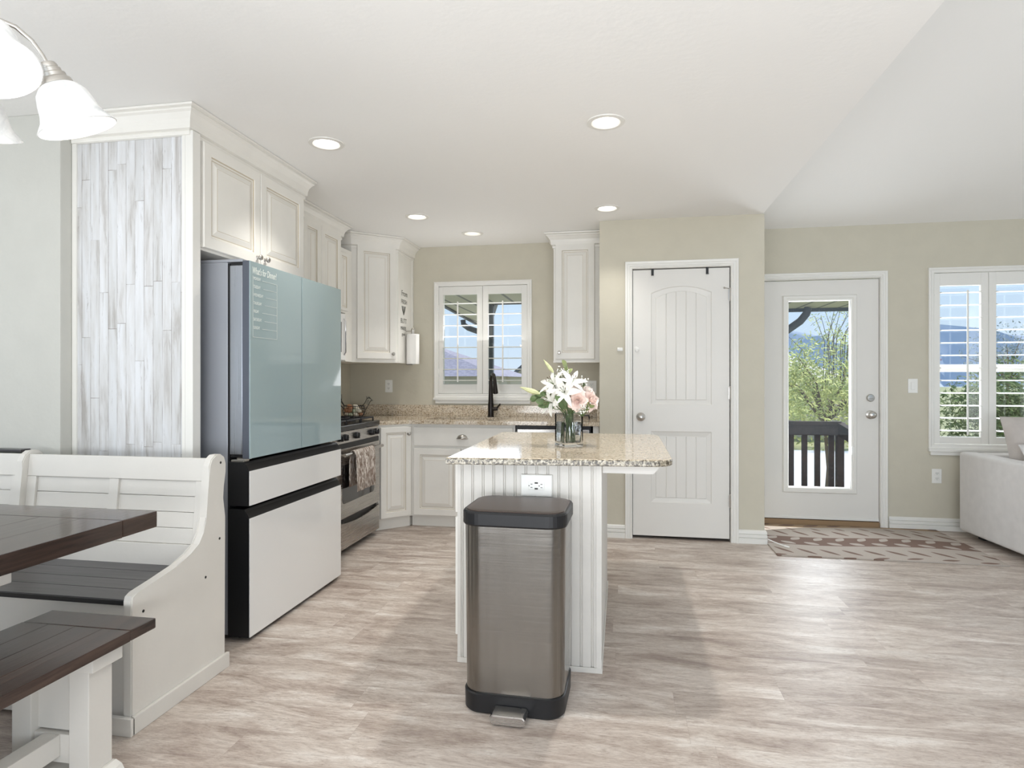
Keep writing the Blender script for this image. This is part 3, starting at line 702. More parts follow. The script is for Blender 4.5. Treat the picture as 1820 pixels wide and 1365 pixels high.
def cabinet(name, label, loc, rotz, w, d, h, doors=(), drawers=(), pulls=(), toe=0.0, cat='cabinet', group=None, depth_shape=None):
    """origin at the lower left front corner of the face frame (local x along the face, +y into the cabinet)"""
    r = empty(name, loc, rotz, label, cat, group)
    b = MB()
    if depth_shape: b.prism(depth_shape, toe, h, axis='z')
    else: b.box(0, w, 0, d, toe, h, .001)
    if toe:
        b.box(.002, w - .002, .05, d, 0, toe)
    b.build('cabinet_body', M['cream'], r)
    for (x0, x1, z0, z1, kx, kz) in doors:
        b = MB(); cab_door(b, x0, x1, z0, z1, rail=.058 if x1 - x0 > .25 else .028); dd = b.build('door', [M['cream'], M['glaze']], r)
        if kx is not None: round_knob(dd, kx, -.02, kz)
    for (x0, x1, z0, z1, pull) in drawers:
        b = MB(); b.box(x0, x1, -.018, 0, z0, z1, .004)
        dd = b.build('drawer_front', M['cream'], r)
        if pull:
            cx_, cz_ = (x0 + x1) / 2, (z0 + z1) / 2; b = MB()
            # cup pull: quarter-ellipsoid shell
            n = 12; ringsv = []
            for i in range(7):
                ph = i / 6 * PI / 2
                ringsv.append([(cx_ + .042 * math.cos(PI * j / n) * 1.0, -.018 - .028 * math.sin(PI * j / n) * math.cos(ph) - .001, cz_ - .012 + .026 * math.sin(ph) * math.sin(PI * j / n) + .006 * math.sin(ph)) for j in range(n + 1)])
            V = [[b.bm.verts.new(p) for p in rr] for rr in ringsv]
            for A, B in zip(V, V[1:]):
                for j in range(n): b._f([A[j], A[j + 1], B[j + 1], B[j]], True)
            b.tube([(cx_ - .046, -.02, cz_ - .012), (cx_ - .042, -.03, cz_ - .012), (cx_, -.046, cz_ - .012), (cx_ + .042, -.03, cz_ - .012), (cx_ + .046, -.02, cz_ - .012)], .0035, 8)
            b.build('cup_pull', M['nickel'], dd, solid=.002)
    return r
CROWN = [(0, -.125), (.008, -.125), (.010, -.108), (.004, -.104), (.020, -.098), (.022, -.078), (.028, -.058), (.046, -.034), (.058, -.026), (.060, -.020), (.055, -.017), (.072, -.012), (.074, -.004), (.070, -.001), (0, -.001)]
def crown(parent, path, prof=CROWN):
    b = MB(); sweep(path, prof, b); return b.build('crown_molding', [M['cream']], parent)

# fridge enclosure: end panel + over-fridge cabinet
ep = empty('fridge_end_panel', (XL, 2.50, 0), 0, 'tall end panel of whitewashed vertical planks beside the fridge', 'panel')
b = MB(); b.box(.002, .60, 0, .02, 0, 2.34); b.build('plank_panel', M['whitewash'], ep)
b = MB(); b.box(.002, .025, -.008, .0, 0, 2.35, .001); b.box(.585, .601, -.01, .0, 0, 2.35); b.box(.601, .64, -.01, .043, 0, 2.35, .002); b.box(.025, .585, -.008, .0, 2.328, 2.35, .001); b.build('edge_trim', M['trim'], ep)
X0 = -1.93
fc = cabinet('over_fridge_cabinet', 'cream two-door wall cabinet above the fridge with crown moulding', (X0, 2.545, 1.825), PI / 2, .965, .60, .63 - .002,
    doors=[(.022, .477, .012, .505, .445, .045), (.483, .935, .012, .505, .515, .045)])
fr_ = crown(fc, [])if False else None
b = MB(); Lw = lambda X, Y: ((Y - 2.545), -(X - X0))   # world -> local for rot 90
path = [Lw(-2.545, 2.492), Lw(X0 + .0, 2.492), Lw(X0 + .0, 3.515), Lw(-2.1, 3.515)]
sweep(path, [(o_ * .8, z + .63) for o_, z in CROWN], b, 1); b.build('crown_molding', M['cream'], fc)

# shallower cabinet over range / microwave
c2 = cabinet('over_range_cabinet', 'cream two-door wall cabinet right of the fridge cabinet, above the stove', (-2.2, 3.58, 1.79), PI / 2, 1.0, .34, .665 - .002,
    doors=[(.05, .385, .015, .56, None, 0), (.392, .645, .015, .575, .61, .05), (.652, .97, .015, .575, .69, .05)])
b = MB(); Lw = lambda X, Y: ((Y - 3.58), -(X + 2.2))
sweep([Lw(-2.2, 3.58), Lw(-2.2, 4.58), Lw(-2.5, 4.58)], [(o_, z + .665) for o_, z in CROWN], b); b.build('crown_molding', M['cream'], c2)
# lower neighbour cabinet
c3 = cabinet('narrow_wall_cabinet', 'narrow cream wall cabinet between the stove cabinet and the corner cabinet', (-2.225, 4.585, 1.765), PI / 2, .26, .31, .525,
    doors=[(.012, .155, .015, .48, None, 0)])
b = MB(); b.box(.135, .26, 0, .31, -.395, 0, .001); b.build('side_stile', M['cream'], c3)
# diagonal corner cabinet
A0, A1 = (-2.235, 4.855), (-1.925, 5.115)
L_ = math.hypot(A1[0] - A0[0], A1[1] - A0[1]); ANG = math.atan2(A1[1] - A0[1], A1[0] - A0[0])
def loc2(X, Y, o=A0, a=ANG):
    dx, dy = X - o[0], Y - o[1]; return (dx * math.cos(a) + dy * math.sin(a), -dx * math.sin(a) + dy * math.cos(a))
shape = [(0, 0), (L_, 0), loc2(-1.925, YB - .002), loc2(XL + .003, YB - .002), loc2(XL + .003, 4.855)]
cc_ = cabinet('corner_wall_cabinet', 'diagonal cream corner wall cabinet left of the sink window, lettering on its side', (A0[0], A0[1], 1.368), ANG, 0, 0, 1.085, doors=[(.045, L_ - .02, .03, .995, L_ - .05, .075)], depth_shape=shape)
crown(cc_, [loc2(XL + .003, 4.855), (0, 0), (L_, 0), loc2(-1.925, YB - .002)], [(o_, z + 1.087) for o_, z in CROWN])
b = MB(); q0, q1 = loc2(-1.919, 5.49), loc2(-1.925, 5.49)
b.box(0, .006, 5.118, 5.15, 1.37, 2.33); b.box(0, .006, 5.485, 5.515, 1.37, 2.33)
o = b.build('side_stile', M['cream'], None, loc=(-1.925, 0, 0)); o.parent = cc_; o.matrix_parent_inverse = (Matrix.Translation((A0[0], A0[1], 1.368)) @ Matrix.Rotation(ANG, 4, 'Z')).inverted()

# right wall cabinet
c5 = cabinet('right_wall_cabinet', 'single-door cream wall cabinet right of the sink window against the pantry wall', (-.567, 5.19, 1.368), 0, .394, YB - 5.19 - .002, 1.085,
    doors=[(.018, .345, .025, .992, .05, .08)])
crown(c5, [(0, .325), (0, 0), (.394, 0)], [(o_, z + 1.087) for o_, z in CROWN])
b = MB(); b.box(-.002, .396, -.01, .0, -.004, .012, .002); b.build('light_rail', M['cream'], c5)

def text_obj(s, size, parent, loc, rot, mat, name='lettering', sx=1.0, ext=.0003, shear=0.0, bold=0.0):
    cu = bpy.data.curves.new('t', 'FONT'); cu.body = s; cu.size = size; cu.extrude = ext; cu.shear = shear; cu.offset = bold; cu.resolution_u = 3
    t = bpy.data.objects.new('t', cu); COL.objects.link(t); bpy.context.view_layer.update()
    me = bpy.data.meshes.new_from_object(t.evaluated_get(bpy.context.evaluated_depsgraph_get()))
    bpy.data.objects.remove(t); o = bpy.data.objects.new(name, me); COL.objects.link(o); me.materials.clear(); me.materials.append(mat)
    o.parent = parent; o.location = loc; o.rotation_euler = rot; o.scale = (sx, 1, 1); return o

# side decal on corner cabinet (plane X=-1.925 faces +X)
dec = empty('wall_lettering', (-1.9248, 5.19, 1.80), PI / 2, 'grey vinyl words with a whisk mark on the side of the corner cabinet', 'lettering')
for s_, x_, z_, sz_ in (('From', .02, .17, .07), ('FRESH', .012, .10, .055), ('BUTT', 0, -.075, .062), ('MAKES', 0, -.135, .045), ('good', .03, -.185, .04)):
    text_obj(s_, sz_, dec, (x_, -.001, z_ - .0), (PI / 2, 0, 0), M['ink'], 'word')
b = MB()
for a_ in (-.35, -.15, .15, .35): b.tube([(.075, -.001, .0), (.075 + a_ * .08, -.001, .04), (.075 + a_ * .12, -.001, .078)], .0035, 6)
b.build('whisk_mark', M['ink'], dec)

# base cabinets
c6 = cabinet('sink_base_cabinet', 'cream sink base cabinet with a wide false drawer and two doors', (-1.72, 4.90, 0), 0, .875, .60, .855,
    doors=[(.022, .425, .102, .655, .39, .6), (.432, .855, .102, .655, .47, .6)], drawers=[(.022, .855, .675, .83, True)], toe=.09)
bd = [c for c in c6.children if c.name.startswith('cabinet_body')][0]
b = MB(); b.box(0, .875, 0, .60, .09, .64, .001); b.box(0, .875, 0, .03, .64, .855, .001); b.box(0, .02, .03, .60, .64, .855); b.box(.855, .875, .03, .60, .64, .855); b.box(-.012, .873, .05, .60, 0, .09)
tmp = b.build('tmp', M['cream']); old = bd.data; bd.data = tmp.data; bpy.data.objects.remove(tmp); bpy.data.meshes.remove(old); bd.data.name = 'cabinet_body'
a2 = math.atan2(4.90 - 4.685, -1.72 + 1.925); l2 = math.hypot(4.90 - 4.685, -1.72 + 1.925); o7 = (-1.925, 4.685)
sh = [(0, 0), (l2, 0), loc2(-1.722, YB - .01, o7, a2), loc2(XL + .01, YB - .01, o7, a2), loc2(XL + .01, 4.685, o7, a2)]
c7 = empty('corner_base_cabinet', (o7[0], o7[1], 0), a2, 'narrow diagonal cream base cabinet between the stove and the sink cabinet', 'cabinet')
b = MB(); b.prism(sh, .09, .855, axis='z'); b.prism([(x + .035 if False else x, y + (.04 if y < .01 else 0)) for x, y in sh], 0, .09, axis='z'); b.build('cabinet_body', M['cream'], c7)
b = MB(); cab_door(b, .012, l2 - .014, .10, .835, rail=.05); dd = b.build('door', [M['cream'], M['glaze']], c7); round_knob(dd, l2 - .045, -.02, .775)
c8 = cabinet('narrow_base_cabinet', 'narrow cream base cabinet hidden between fridge and stove', (-1.94, 3.60, 0), PI / 2, .30, .59, .855, doors=[(.01, .29, .1, .83, None, 0)], toe=.09)
c9 = empty('filler_panel', (-.235, 4.90, 0), 0, 'narrow cream filler strip between the dishwasher and the pantry wall', 'panel')
b = MB(); b.box(.012, .06, 0, .05, 0, .855); b.build('filler_strip', M['cream'], c9)

# dishwasher
dw = empty('dishwasher', (-.843, 4.895, 0), 0, 'stainless dishwasher with black top edge, behind the island', 'dishwasher')
b = MB(); b.box(.005, .605, .005, .55, .02, .852, .002); b.build('tub', M['black'], dw)
b = MB(); b.box(.018, .592, -.03, .004, .10, .826, .004); b.build('door_panel', M['steel'], dw)
b = MB(); b.box(.008, .60, -.02, .005, .828, .853, .002); b.box(.008, .017, -.02, .005, .1, .828); b.box(.593, .60, -.02, .005, .1, .828); b.build('control_strip', M['black'], dw)
b = MB(); b.tube([(.05, -.06, .74), (.55, -.06, .74)], .009, 10); b.tube([(.07, -.06, .74), (.07, -.028, .74)], .007, 8); b.tube([(.53, -.06, .74), (.53, -.028, .74)], .007, 8); b.build('handle', M['steel'], dw)

# granite counter with sink cut-out + backsplash
CT = .887
ct = empty('kitchen_countertop', (0, 0, 0), 0, 'L-shaped speckled granite countertop under the sink window', 'countertop')
SX0, SX1, SY0, SY1 = -1.63, -.96, 4.97, 5.36
b = MB(); zt, zb_ = CT, .856; yf = 4.862; ye = YB - .003
outer = [(XL + .004, 4.672), (-1.91, 4.672), (-1.735, yf), (-.172, yf), (-.172, ye), (XL + .004, ye)]
def rrect(x0, x1, y0, y1, r, n=5):
    p = []
    for cx_, cy_, a0 in ((x1 - r, y0 + r, -90), (x1 - r, y1 - r, 0), (x0 + r, y1 - r, 90), (x0 + r, y0 + r, 180)):
        for k in range(n + 1): a = R(a0 + 90 * k / n); p.append((cx_ + r * math.cos(a), cy_ + r * math.sin(a)))
    return p
hole = rrect(SX0, SX1, SY0, SY1, .04)
def slab_hole(b, outer, hole, z0, z1, bev=.004):
    ins = []
    bm = b.bm
    for z in (z1, z0):
        loops = [[Vector((x, y, 0)) for x, y in outer], [Vector((x, y, 0)) for x, y in hole]]
        vs = [bm.verts.new((p.x, p.y, z)) for l in loops for p in l]; ins.append(vs)
        for t3 in tessellate_polygon(loops): b._f([vs[i] for i in t3])
    n = len(outer); m__ = len(hole)
    for k in range(n): b._f([ins[0][k], ins[0][(k + 1) % n], ins[1][(k + 1) % n], ins[1][k]])
    for k in range(m__): b._f([ins[0][n + k], ins[0][n + (k + 1) % m__], ins[1][n + (k + 1) % m__], ins[1][n + k]])
slab_hole(b, outer, hole, zb_, zt)
b.build('granite_slab', M['granite'], ct)
b = MB(); b.box(XL + .004, -.172, YB - .022, YB - .002, CT, CT + .1, .002); b.build('backsplash', M['granite'], ct)
b = MB(); b.box(XL + .002, XL + .02, 4.68, YB - .024, CT, CT + .1, .002); b.build('backsplash', M['granite'], ct)
b = MB(); b.box(-.192, -.172, 4.93, YB - .024, CT, CT + .1, .002); b.build('backsplash', M['granite'], ct)
b = MB(); b.box(XL + .004, -1.935, 3.58, 3.905, .856, CT, .003); tag(b.build('side_countertop', M['granite']), 'short granite countertop piece between fridge and stove', 'countertop')
# sink bowl
b = MB(); rg = []
for ins, z in ((-.012, zb_ - .001), (-.002, zb_ - .001), (.004, zb_ - .02), (.012, .70), (.05, .675), (.15, .67)):
    rg.append([(x, y, z) for x, y in rrect(SX0 + ins, SX1 - ins, SY0 + ins, SY1 - ins, .045)])
b.rings(rg, cap0=False, cap1=True, smooth=True)
tag(b.build('kitchen_sink', M['steel'], recalc=False), 'undermount steel sink set into the granite counter below the window', 'sink')
# faucet
fa = empty('kitchen_faucet', (-1.155, 5.405, CT), 0, 'tall dark bronze gooseneck faucet behind the sink', 'faucet')
b = MB(); b.lathe([(0, 0), (.03, 0), (.03, .006), (.026, .01), (.026, .10), (.022, .15), (.0185, .26), (.0165, .30)], (0, 0, 0), 20); b.build('body', M['bronze'], fa)
pts = [(0, 0, .28)]
for k in range(0, 13):
    a = PI - PI * k / 12 * 1.02; pts.append((.03 + .03 * math.cos(a), -.06 - .06 * math.cos(a), .325 + .045 * math.sin(a) + (.012 if 3 < k < 9 else 0)))
b = MB(); b.tube(pts, .0145, 12); b.build('gooseneck', M['bronze'], fa)
b = MB(); b.tube([(.06, -.12, .335), (.066, -.125, .25), (.07, -.13, .215)], [.0155, .021, .023], 14); b.tube([(.07, -.13, .215), (.0705, -.1305, .209)], .018, 12); b.build('spray_head', M['bronze'], fa)
b = MB(); b.tube([(.02, 0, .072), (.062, 0, .075)], .018, 14); b.tube([(.055, 0, .078), (.088, -.01, .118)], [.009, .0065], 10); b.build('lever', M['bronze'], fa)

# small things at the right end of the counter
sd = empty('soap_tray', (-.36, 5.26, CT), 0, 'dark wire tray on the counter behind the flowers', 'tray')
b = MB(); b.tube([(-.09, -.05, .03), (.09, -.05, .03), (.09, .05, .03), (-.09, .05, .03)], .003, 6, closed=True)
for sx in (-1, 1):
    for sy in (-1, 1): b.tube([(sx * .085, sy * .045, .03), (sx * .09, sy * .05, .001)], .003, 6)
b.box(-.09, .09, -.05, .05, .026, .03); b.build('tray_frame', M['iron'], sd)
b = MB(); b.lathe([(0, .0), (.03, 0), (.055, .01), (.07, .03), (.072, .034), (.066, .032), (.05, .014), (0, .006)], (-.395, 5.26, CT + .0305), 24)
tag(b.build('white_dish', M['soap']), 'small white dish resting on the dark wire tray', 'dish')

# ------------------------------------------------------------------ outlets and switches
def plate(name, label, cat, X, Y, Z, rotz=0, w_=.072, h_=.116, kind='duplex', horizontal=False, group=None):
    r = empty(name, (X, Y, Z), rotz, label, cat, group)
    if horizontal: w_, h_ = h_, w_
    b = MB(); b.box(-w_ / 2, w_ / 2, -.006, 0, -h_ / 2, h_ / 2, .003, 2); b.build('cover_plate', M['plastic_white'], r)
    if kind == 'duplex':
        for s in (-1, 1):
            b = MB()
            if horizontal: b.box(s * .021 - .014, s * .021 + .014, -.009, -.005, -.017, .017, .004)
            else: b.box(-.017, .017, -.009, -.005, s * .021 - .014, s * .021 + .014, .004)
            f = b.build('receptacle', M['plastic_white'], r); b = MB(); c_ = s * .021
            for q in (-.006, .006):
                if horizontal: b.box(c_ - .005, c_ + .005, -.0096, -.0088, q - .0012, q + .0012)
                else: b.box(q - .0012, q + .0012, -.0096, -.0088, c_ - .002, c_ + .008)
            if horizontal: b.box(c_ + .008, c_ + .011, -.0096, -.0088, -.002, .002)
            else: b.box(-.002, .002, -.0096, -.0088, c_ - .010, c_ - .006)
            b.build('slots', M['slotdark'], f)
    elif kind == 'rocker':
        b = MB(); b.box(-.0165, .0165, -.0075, -.005, -.033, .033, .001); b.box(-.014, .014, -.011, -.006, -.030, .030, .003); b.build('rocker', M['plastic_white'], r)
    elif kind == 'usb':
        b = MB(); b.box(-.034, .034, -.009, -.005, -.0175, .0175, .002); f = b.build('receptacle', M['plastic_white'], r); b = MB()
        for q in (-.024, .024):
            for zz_ in (-.007, .007): b.box(q - .004 + (.004 if q < 0 else -.002), q + .004 + (.004 if q < 0 else -.002), -.0098, -.0088, zz_ - .0012, zz_ + .0012)
        for q in (-.0305, .0125): b.box(q - .002, q + .002, -.0098, -.0088, -.002, .002)
        for zz_ in (-.012, .012): b.box(-.007, .007, -.0098, -.0088, zz_ - .003, zz_ + .003)
        b.build('slots', M['slotdark'], f)
    return r
plate('wall_outlet', 'white double outlet on the beige wall left of the sink window', 'outlet', -2.162, YB, 1.16, kind='duplex')
plate('wall_outlet', 'white double outlet low on the wall between door and sofa', 'outlet', 2.512, YB, .44, kind='duplex')
plate('light_switch', 'white rocker light switch between the glass door and the right window', 'switch', 2.336, YB, 1.17, kind='rocker')
plate('light_switch', 'wide white switch plate behind the flowers, right of the sink window', 'switch', -.60, YB, 1.155, w_=.118, kind='rocker')
plate('wall_outlet', 'white wall plate behind the roses, nearest the pantry wall', 'outlet', -.265, YB, 1.155, w_=.09, kind='duplex')

# ------------------------------------------------------------------ refrigerator
FX = -1.70; FY0, FY1 = 2.603, 3.546
fg = empty('refrigerator', (0, 0, 0), 0, 'large four-door refrigerator with pale teal upper and white lower glass panels', 'refrigerator')
b = MB(); b.box(-2.50, -1.822, FY0 + .012, 3.505, .02, 1.772, .004); b.build('cabinet_body', M['fridge_side'], fg)
b = MB(); b.box(-1.83, -1.812, FY0 + .014, 3.50, .05, 1.765); b.build('door_gasket', M['black'], fg)
for a, c in ((FY0 + .012, FY0 + .10), (3.40, 3.50)):
    b = MB(); b.box(-2.0, -1.745, a, c, 1.7725, 1.786, .003); b.build('hinge_cover', M['fridge_side'], fg)
ym = (FY0 + FY1) / 2
for k, (a, c) in enumerate(((FY0, ym - .003), (ym + .003, FY1))):
    b = MB(); b.mi = 0; b.box(-1.738, FX - .004, a, c, .852, 1.775, .002)
    b.mi = 1; b.box(-1.808, -1.742, a + .006, c - .006, .87, 1.755, .004)
    b.mi = 2; b.box(-1.812, -1.738, a + .02, c - .02, .855, 1.77)
    dr = b.build('door', [M['slate'], M['steel_door'], M['black']], fg)
    b = MB(); b.box(FX - .0045, FX + .0005, a + .001, c - .001, .853, 1.774, .0012); b.build('glass_panel', M['glass_teal'], dr)
    if k == 0: door_a = dr
def wedge_drawer(z0, z1, groove):
    b = MB(); b.mi = 0
    # black carcass with sloped finger groove on top
    b.prism([(-1.812, z0), (FX - .006, z0), (FX - .006, z1 - .002), (FX - .03, z1 + groove * .75), (-1.812, z1 + groove * .75)], FY0, FY1, axis='y')
    dr = b.build('drawer', M['black'], fg)
    b = MB(); b.box(FX - .0045, FX + .0005, FY0 + .001, FY1 - .001, z0 + .002, z1, .0012); b.build('glass_panel', M['glass_white'], dr)
    b = MB(); b.prism([(FX - .006, z1), (FX - .001, z1 - .0005), (FX - .022, z1 + groove * .55), (FX - .028, z1 + groove * .55)], FY0 + .001, FY1 - .001, axis='y'); b.build('finger_grip', M['gap'], dr)
wedge_drawer(.632, .795, .055); wedge_drawer(.02, .575, .055)
b = MB(); b.box(-1.78, -1.73, FY0 + .02, FY0 + .06, .845, .853); b.box(-1.80, -1.735, FY0 + .004, FY0 + .05, .832, .846, .002); b.build('hinge', M['nickel'], fg)
for y_ in (FY0 + .06, FY1 - .1):
    b = MB(); b.lathe([(0, 0), (.02, 0), (.02, .02), (0, .02)], (-1.78, y_, 0), 12); b.build('levelling_foot', M['black'], fg)
# menu lettering on the left door, plane X = FX
mn = bpy.data.objects.new('menu_lettering', None); COL.objects.link(mn); mn.parent = door_a; mn.location = (FX + .001, 2.625, 1.42); mn.rotation_euler = (0, 0, PI / 2)
mn['label'] = 'white weekly dinner menu lettering'
text_obj("What's for Dinner?", .046, mn, (-.005, 0, .298), (PI / 2, 0, R(0)), M['decal'], 'title_lettering', sx=.57, shear=.2, bold=.0006)
b = MB(); wd_ = .205; h0, h1 = .0, .288
for (a0, a1, c0, c1) in ((0, .0018, h0, h1), (wd_ - .0018, wd_, h0, h1 - .015), (0, wd_, h0, h0 + .0018)): b.box(a0, a1, -.0006, 0, c0, c1)
days = ['MONDAY', 'TUESDAY', 'WEDNESDAY', 'THURSDAY', 'FRIDAY', 'SATURDAY', 'SUNDAY']
for k, s_ in enumerate(days):
    z_ = .273 - k * .0385; x_ = .012 + len(s_) * .0098; b.box(x_ + .006, wd_, -.0006, 0, z_, z_ + .0016)
    text_obj(s_, .021, mn, (.006, 0, z_ - .003), (PI / 2, 0, 0), M['decal'], 'day_lettering', sx=.62)
b.build('menu_lines', M['decal'], mn)

# ------------------------------------------------------------------ range
RX = -1.90; RY0, RY1 = 3.875, 4.625
rg_ = empty('gas_range', (0, 0, 0), 0, 'stainless gas stove with black knobs beyond the fridge', 'stove')
b = MB(); b.box(-2.53, RX - .02, RY0, RY1, .03, .86); b.build('body', M['black'], rg_)
b = MB(); b.box(-2.53, RX + .012, RY0 - .003, RY1 + .003, .862, .902, .008, 3); b.build('cooktop', M['enamel'], rg_)
b = MB(); b.box(-2.535, -2.47, RY0, RY1, .90, .96, .004); b.build('back_guard', M['steel'], rg_)
b = MB(); b.box(RX - .03, RX + .002, RY0 + .002, RY1 - .002, .775, .86, .006)
cp = b.build('control_panel', M['steel'], rg_)
mX = Matrix.Rotation(R(90), 4, 'Y')
for y_ in (RY0 + .06, RY0 + .14, 4.20, RY1 - .155, RY1 - .065):
    b = MB(); b.lathe([(0, 0), (.023, 0), (.024, .004), (.021, .022), (.018, .026), (0, .027)], (RX + .002, y_, .818), 18, mX); b.box(RX + .024, RX + .033, y_ - .005, y_ + .005, .798, .838, .002); b.build('control_knob', M['black'], cp)
b = MB(); b.box(RX - .02, RX + .01, RY0 + .004, RY1 - .004, .258, .742, .006)
od = b.build('oven_door', M['steel'], rg_)
b = MB(); b.box(RX - .03, RX + .004, RY0 + .002, RY1 - .002, .742, .775); b.build('vent_strip', M['black'], rg_)
b = MB()
b.prism([(y_, z_) for y_, z_ in rrect(RY0 + .09, RY1 - .11, .36, .63, .03)], RX + .009, RX + .0115, axis='x'); b.build('oven_window', M['dark_glass'], od)
b = MB(); b.tube([(RX + .05, RY0 + .04, .705), (RX + .058, (RY0 + RY1) / 2, .705), (RX + .05, RY1 - .04, .705)], .012, 12)
for y_ in (RY0 + .05, RY1 - .05): b.tube([(RX + .005, y_, .705), (RX + .05, y_, .705)], .009, 8)
b.build('handle', M['steel'], od)
# bottom drawer with curved grip
b = MB(); ys = [RY0 + .004 + (RY1 - RY0 - .008) * k / 16 for k in range(17)]
poly = [(RY0 + .004, .045), (RY1 - .004, .045)] + [(y_, .238 - .03 * math.sin(PI * (y_ - RY0) / (RY1 - RY0))) for y_ in ys[::-1]]
b.prism(poly, RX - .015, RX + .008, axis='x', bev=.002); b.build('storage_drawer', M['steel'], rg_)
b = MB(); b.box(RX - .03, RX - .017, RY0 + .004, RY1 - .004, .045, .262); b.build('drawer_recess', M['black'], rg_)
# grates and burners
for y_ in (RY0 + .02, RY0 + .265, RY0 + .51):
    b = MB(); x0_, x1_, y1_ = -2.44, RX - .04, y_ + .225
    b.tube([(x0_, y_, .925), (x1_, y_, .925), (x1_, y1_, .925), (x0_, y1_, .925)], .006, 8, closed=True)
    for xx_ in (x0_ + .13, x1_ - .13):
        b.tube([(xx_ - .1, y_ + .112, .926), (xx_ - .03, y_ + .112, .93)], .005, 6); b.tube([(xx_ + .1, y_ + .112, .926), (xx_ + .03, y_ + .112, .93)], .005, 6)
        b.tube([(xx_, y_, .926), (xx_, y_ + .08, .93)], .005, 6); b.tube([(xx_, y1_, .926), (xx_, y_ + .145, .93)], .005, 6)
    for xx_, yy_ in ((x0_, y_), (x1_, y_), (x1_, y1_), (x0_, y1_)): b.tube([(xx_, yy_, .925), (xx_, yy_, .9005)], .006, 6)
    b.build('grate', M['iron'], rg_)
for xx_ in (-2.30, -2.08):
    for y_ in (RY0 + .13, RY0 + .375, RY0 + .62):
        b = MB(); b.lathe([(0, 0), (.045, 0), (.045, .006), (.032, .008), (.03, .016), (0, .018)], (xx_, y_, .902), 18); b.build('burner', M['iron'], rg_)
# towel over oven handle
tb = MB(); y0_, y1_ = 4.03, 4.375; n = 14; V = []
prof = [(RX + .030, .47), (RX + .030, .6), (RX + .034, .7), (RX + .045, .724), (RX + .058, .727), (RX + .07, .716), (RX + .076, .69), (RX + .080, .60), (RX + .084, .50), (RX + .086, .44)]
for i, (xx_, zz_) in enumerate(prof):
    V.append([tb.bm.verts.new((xx_ + (.006 * math.sin(j * 1.5 + i * .2) * (1 if i > 5 else .0)), y0_ + (y1_ - y0_) * j / n, zz_)) for j in range(n + 1)])
for A, B in zip(V, V[1:]):
    for j in range(n): tb._f([A[j], A[j + 1], B[j + 1], B[j]], True)
tag(tb.build('kitchen_towel', M['towel'], solid=.004), 'brown and cream patterned towel draped over the oven handle', 'towel')
# microwave
mw = empty('microwave', (-2.213, 0, 0), 0, 'over-range microwave partly hidden behind the fridge edge', 'microwave')
b = MB(); b.box(-.33, -.004, 3.94, 4.65, 1.37, 1.755, .004); b.build('body', plain('light_metal_microwave', srgb(214, 214, 212), .3, .2), mw)
b = MB(); b.box(-.004, .022, 3.945, 4.652, 1.375, 1.75, .006); dd = b.build('door', plain('white_microwave_front', srgb(226, 225, 222), .25), mw)
b = MB(); b.box(.0215, .0235, 4.0, 4.58, 1.44, 1.68, .001); b.build('window', M['dark_glass'], dd)
b = MB(); b.tube([(.022, 4.625, 1.42), (.036, 4.625, 1.44), (.036, 4.625, 1.69), (.022, 4.625, 1.71)], .006, 8); b.build('handle', M['chrome'], dd)

# ------------------------------------------------------------------ paper towel on corner cabinet side
pt = empty('paper_towel_holder', (-1.86, 5.33, 1.352), 0, 'upright white paper towel roll mounted on the side of the corner cabinet', 'paper towel holder')
b = MB(); b.lathe([(.018, 0), (.058, 0), (.058, .27), (.018, .27)], (0, 0, .01), 28, closed=True); b.build('paper_roll', M['paper'], pt)
b = MB(); b.lathe([(0, 0), (.014, 0), (.014, .31), (0, .31)], (0, 0, .005), 14); b.box(-.064, .0, -.012, .012, .302, .312, .001); b.box(-.064, .0, -.012, .012, .002, .010, .001); b.lathe([(0, 0), (.016, 0), (.018, .012), (.012, .024), (0, .026)], (0, 0, .31), 14)
b.build('holder_rod', M['nickel'], pt)
b = MB(); b.box(-.006, .05, -.0615, -.0595, .012, .268); b.bm.verts.ensure_lookup_table(); b.build('loose_sheet', M['paper'], pt)

# ------------------------------------------------------------------ wire chicken basket with eggs
cb_ = empty('wire_egg_basket', (-2.30, 5.05, CT), 0, 'dark wire hen-shaped basket full of eggs on the granite counter', 'basket')
b = MB(); ax, ay, hh = .095, .07, .105
def el(z, s=1.0, n=28): return [(ax * s * math.cos(2 * PI * k / n), ay * s * math.sin(2 * PI * k / n), z) for k in range(n)]
b.tube(el(hh, .98), .003, 6, closed=True); b.tube(el(.003, .62), .003, 6, closed=True); b.tube(el(.05, 1.06), .0015, 5, closed=True); b.tube(el(.025, .9), .0015, 5, closed=True); b.tube(el(.08, 1.07), .0015, 5, closed=True)
for k in range(28):
    a = 2 * PI * k / 28; c_, s_ = math.cos(a), math.sin(a)
    b.tube([(ax * .62 * c_, ay * .62 * s_, .003), (ax * .92 * c_, ay * .92 * s_, .026), (ax * 1.07 * c_, ay * 1.07 * s_, .06), (ax * .98 * c_, ay * .98 * s_, hh)], .0014, 5)
b.tube([(-.06, 0, .003), (.06, 0, .003)], .0015, 5); b.tube([(0, -.045, .003), (0, .045, .003)], .0015, 5)
b.build('basket_wires', M['iron'], cb_)
b = MB(); b.tube([(.075, 0, hh), (.10, 0, .13), (.118, 0, .165), (.14, 0, .178), (.155, 0, .168), (.165, 0, .16), (.15, 0, .145), (.135, 0, .115), (.105, 0, .07)], .0028, 6)
for q in range(4): b.tube([(.118 + q * .008, 0, .168 + .004 * q * (3 - q) * .5), (.116 + q * .01, 0, .192 - abs(q - 1) * .003), (.128 + q * .008, 0, .172)], .0018, 5)
b.tube([(.162, 0, .160), (.178, 0, .154), (.158, 0, .148)], .002, 5)
